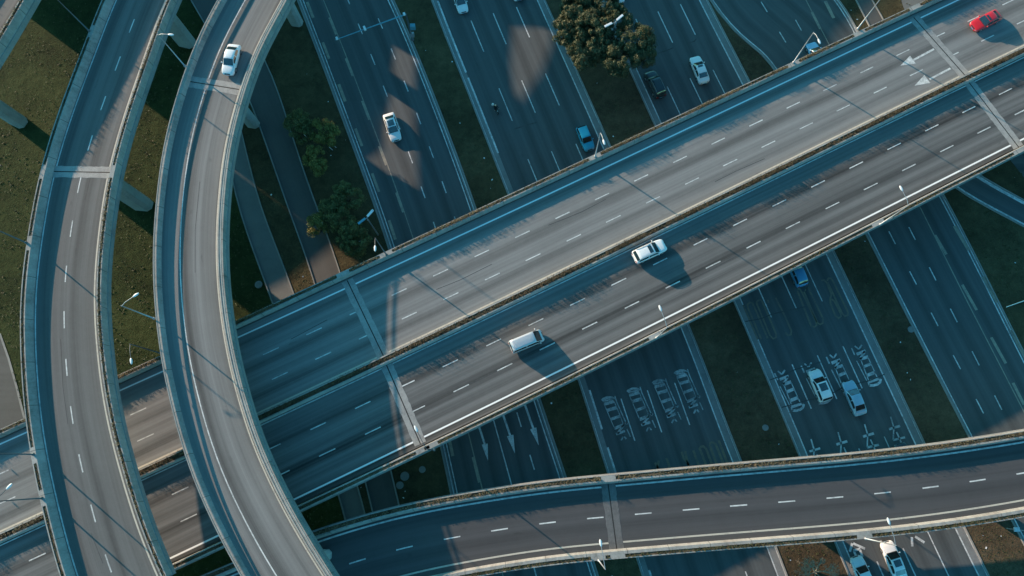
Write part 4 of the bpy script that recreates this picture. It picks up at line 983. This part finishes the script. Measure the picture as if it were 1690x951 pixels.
J = [(-.20, 0, .84), (-.17, 0, 1.05), (-.10, 0, 1.28), (-.04, 0, 1.40), (.0, 0, 1.52),
     (-.08, .19, 1.34), (.16, .27, 1.14), (.42, .33, 1.06), (-.08, -.19, 1.34), (.16, -.27, 1.14), (.42, -.33, 1.06),
     (-.12, .11, .82), (.26, .15, .76), (.18, .14, .38), (.32, .15, .34), (-.12, -.11, .82), (.26, -.15, .76), (.18, -.14, .38), (.32, -.15, .34)]
E = [(0, 1), (1, 2), (2, 3), (3, 4), (2, 5), (5, 6), (6, 7), (2, 8), (8, 9), (9, 10), (0, 11), (11, 12), (12, 13), (13, 14), (0, 15), (15, 16), (16, 17), (17, 18)]
rad = [.16, .17, .19, .09, .07, .075, .055, .045, .075, .055, .045, .10, .08, .055, .045, .10, .08, .055, .045]
rider = skin_person('person', 'scooter rider in dark clothes and a pale helmet, both hands on the handlebar', (c.x, c.y, ZG), rz, J, E, rad, 'cloth_dark'); rider['_local'] = 1
mb = MB(); mb.ball((.03, 0, 1.62), .14, .12, .15, 12, 8); mb.build('helmet', 'helmet', rider, True)
mb = MB(); mb.ball((.10, 0, 1.57), .085, .08, .10, 10, 8); mb.ball((.185, 0, 1.56), .02, .015, .025, 6, 5); mb.build('face', 'skin', rider, True)
for sg in (-1, 1):
    mb = MB(); mb.ball((.44, sg * .34, 1.05), .05, .04, .03, 8, 6)
    for q in range(4): mb.tube([(.46, sg * (.31 + .02 * q), 1.06), (.50, sg * (.31 + .02 * q), 1.045), (.50, sg * (.31 + .02 * q), 1.01)], .010, 5)
    mb.tube([(.45, sg * .30, 1.05), (.48, sg * .285, 1.03)], .011, 5); mb.build('hand', 'skin', rider, True)
mb = MB(); mb.ball((-.50, -.20, 1.15), .22, .2, .26, 10, 8); o = mb.build('sack', 'sack', None, True); o.location = (c.x, c.y, ZG); o.rotation_euler = (0, 0, rz); tag(o, 'round white sack carried behind the scooter rider', 'sack')

# ------------------------------------------------------------------ trees and plants
def tree(label, lobes, zc, mat, trunk_px, leaf=.3, nclump=26, nleaf=70, name='broadleaf_tree', group=None, flat=.75):
    b = P(*trunk_px, .05); t = thing(name, label, 'tree', tuple(b), 0, group)
    mb = MB(); tips = []
    for (px, py, r_) in lobes:
        cpt = P(px, py, zc + random.uniform(-.4, .4)); tips.append(cpt)
        for k in range(int(nclump * (r_ / 2.5) ** 1.6) + 6):
            th = random.uniform(0, 6.283); zz = random.uniform(-.55, 1.0); rr = math.sqrt(max(0, 1 - zz * zz)) ; q = r_ * random.uniform(.72, 1.05)
            cc = cpt + Vector((rr * math.cos(th) * q, rr * math.sin(th) * q, zz * q * flat)); cr = random.uniform(.34, .85) * (r_ / 2.6) ** .35
            for i in range(int(nleaf * random.uniform(.7, 1.2))):
                n = Vector((random.gauss(0, 1), random.gauss(0, 1), random.gauss(.35, 1))); n.normalize(); p = cc + n * cr * random.uniform(.55, 1.05)
                n2 = (n + Vector((random.gauss(0, .5), random.gauss(0, .5), random.gauss(0, .5)))).normalized()
                a = n2.cross(Vector((random.gauss(0, 1), random.gauss(0, 1), random.gauss(0, 1))));
                if a.length < .05: continue
                a.normalize(); bb = n2.cross(a); l = leaf * random.uniform(.6, 1.2); ww = l * .6
                mb.quad(p - a * l * .5, p + bb * ww * .5, p + a * l * .5, p - bb * ww * .5)
    mb.build('crown', mat, t, recalc=False)
    mb = MB(); top = sum(tips, Vector()) / len(tips); mb.tube([b, b.lerp(Vector((top.x, top.y, zc * .45)), .5) , Vector((b.x * .5 + top.x * .5, b.y * .5 + top.y * .5, zc * .55))], [.22, .17, .14], 8)
    fork = Vector((b.x * .5 + top.x * .5, b.y * .5 + top.y * .5, zc * .55))
    for cpt in tips: mb.tube([fork, fork.lerp(cpt, .55) + Vector((0, 0, .25)), cpt], [.12, .08, .03], 6)
    mb.build('trunk', 'bark', t, True)
GT = 'trees beside the highways'
tree('large olive coloured tree in the median, upper one of the two big trees', [(958, 22, 3.0), (935, 52, 1.9), (990, 14, 2.8), (975, 52, 2.6), (1014, 30, 2.2), (960, -18, 2.6)], 6.2, 'crown_olive', (976, 60), .23, 46, 300, group=GT)
tree('large olive coloured tree in the median, lower one of the two big trees', [(1046, 70, 2.9), (1024, 98, 2.4), (962, 88, 2.2), (995, 78, 2.4), (1062, 92, 1.7), (955, 66, 1.8)], 5.8, 'crown_olive', (1012, 118), .23, 46, 300, group=GT)
tree('dim dark green small tree left of the two yellow green ones', [(491, 204, 1.9), (500, 222, 1.3)], 3.2, 'crown_green', (496, 218), .20, 40, 200, group=GT)
tree('small yellow green tree, right one of the upper clump', [(532, 218, 1.7), (545, 224, 1.4)], 3.4, 'crown_lime', (541, 234), .20, 40, 200, group=GT)
tree('small yellow green tree, lowest one of the upper clump', [(520, 260, 1.6), (526, 276, 1.2)], 3.4, 'crown_lime', (529, 278), .20, 40, 200, group=GT)
tree('small green tree at the top of the lower clump', [(566, 322, 1.7), (580, 328, 1.6)], 3.6, 'crown_green', (580, 342), .20, 40, 200, group=GT)
tree('broad green tree in the middle of the lower clump', [(549, 347, 1.8), (562, 362, 1.7), (555, 338, 1.2)], 3.4, 'crown_green', (562, 365), .20, 40, 200, group=GT)
tree('small yellowish tree overhanging the side road', [(524, 371, 1.5)], 3.2, 'crown_lime', (530, 380), .20, 40, 200, group=GT)
tree('green tree next to the viaduct edge below the lower clump', [(580, 384, 1.8), (588, 402, 1.8), (572, 398, 1.3)], 3.4, 'crown_green', (588, 404), .20, 40, 200, group=GT)

# bare bush below the southern ramp
b = P(1345, 945, .05); t = thing('bare_tree', 'leafless pale bush on the verge at the bottom edge', 'bush', tuple(b)); mb = MB()
def branch(p, d, L_, r_, k):
    e = p + d * L_; mid = p.lerp(e, .5) + Vector((random.gauss(0, .05), random.gauss(0, .05), 0)) * L_; mb.tube([p, mid, e], [r_, r_ * .8, r_ * .55], 5, False)
    if k == 0: return
    for q in range(random.choice((3, 4))):
        n = (d + Vector((random.gauss(0, .55), random.gauss(0, .55), random.gauss(.05, .3)))).normalized(); branch(e.lerp(mid, random.uniform(0, .6)), n, L_ * random.uniform(.55, .8), r_ * .6, k - 1)
for q in range(6):
    an = q * 1.05 + random.uniform(-.3, .3); branch(b, Vector((math.cos(an) * .9, math.sin(an) * .9, .7)).normalized(), random.uniform(1.0, 1.5), .075, 4)
mb.build('branches', 'twig', t, recalc=False)

# grass tufts
def inside(pt, pl_):
    x, y = pt; c_ = False; j = len(pl_) - 1
    for i in range(len(pl_)):
        xi, yi = pl_[i]; xj, yj = pl_[j]
        if (yi > y) != (yj > y) and x < (xj - xi) * (y - yi) / (yj - yi) + xi: c_ = not c_
        j = i
    return c_
mb = MB()
for k in range(34000):
    p = P(random.uniform(-40, 1730), random.uniform(-40, 990), .06)
    if any(inside((p.x, p.y), q) for q in ROADPOLYS): continue
    if math.sin(p.x * .5 + 2.1 * math.sin(p.y * .37)) + math.sin(p.y * .61 + 1.7 * math.sin(p.x * .23)) < random.uniform(-1.6, .9): continue
    for q in range(5):
        an = random.uniform(0, 6.28); h0 = random.uniform(.05, .16); rr = random.uniform(.05, .28); s_ = Vector((math.cos(an + 1.57), math.sin(an + 1.57), 0)) * random.uniform(.02, .06)
        mb.tri(p - s_, p + s_, p + Vector((math.cos(an) * rr, math.sin(an) * rr, h0)))
mb.build('grass_tufts', 'tuft', recalc=False, kind='stuff', label='rough dark grass growing on the verges', cat='grass')

mb = MB(); lt = MB()
for k in range(2600):
    p = P(random.uniform(-40, 1730), random.uniform(-40, 990), .06)
    if any(inside((p.x, p.y), q) for q in ROADPOLYS): continue
    if math.sin(p.x * .21 + 2 * math.sin(p.y * .13)) + math.sin(p.y * .33) < .1: continue
    sc = random.uniform(.12, .38)
    for q in range(16):
        an = random.uniform(0, 6.28); d = Vector((math.cos(an), math.sin(an), 0)); c = p + d * random.uniform(0, sc * .6); e = Vector((-d.y, d.x, 0)) * random.uniform(.03, .07)
        mb.tri(c - e, c + e, c + d * random.uniform(.05, .2) + Vector((0, 0, random.uniform(.03, .13))))
mb.build('weeds', 'weed', recalc=False, kind='stuff', label='low weeds scattered over the verges', cat='weeds')
for k in range(300):
    p = P(random.uniform(430, 1710), random.uniform(-20, 970), .1)
    if any(inside((p.x, p.y), q) for q in ROADPOLYS): continue
    an = random.uniform(0, 6.28); d = Vector((math.cos(an), math.sin(an), random.uniform(-.2, .3))) * random.uniform(.04, .13); e = Vector((-d.y, d.x, .02)) * random.uniform(.4, 1)
    lt.quad(p - d - e, p + d - e, p + d + e, p - d + e)
lt.build('litter', 'lampwhite', recalc=False, kind='stuff', label='tiny pale bits of litter on the verges', cat='litter')
# manhole covers and stakes on the verges
for x, y, r_, lab in ((427, 470, .55, 'round concrete cover in the grass left of the footpath'), (660, 801, .5, 'lower left cover of the three in the dark verge'), (668, 786, .6, 'upper left cover of the three in the dark verge'), (697, 775, .45, 'right cover of the three in the dark verge'),
                      (1503, 544, .45, 'round cover at the kerb of the rightmost highway'), (1263, 706, .42, 'round cover in the brown verge left of the lettered road')):
    p = P(x, y, .05); mb = MB(); mb.tube([p, p + Vector((0, 0, .10)), p + Vector((0, 0, .12))], [r_, r_, r_ * .9], 20); o = mb.build('manhole_cover', 'gutter', None, origin=tuple(p), label=lab, cat='cover', group='round concrete covers on the verges')
for x, y, lab in ((508, 228, 'white stake left of the upper clump of small trees'), (549, 248, 'left one of two white stakes by the upper clump of trees'), (555, 244, 'right one of two white stakes by the upper clump of trees')):
    p = P(x, y, .05); mb = MB(); mb.tube([p, p + Vector((-.45, .3, .6))], .035, 6); mb.build('tree_stake', 'lampwhite', None, True, origin=tuple(p), label=lab, cat='stake', group='white stakes by the small trees')
for o in bpy.data.objects:
    if '_local' in o: del o['_local']
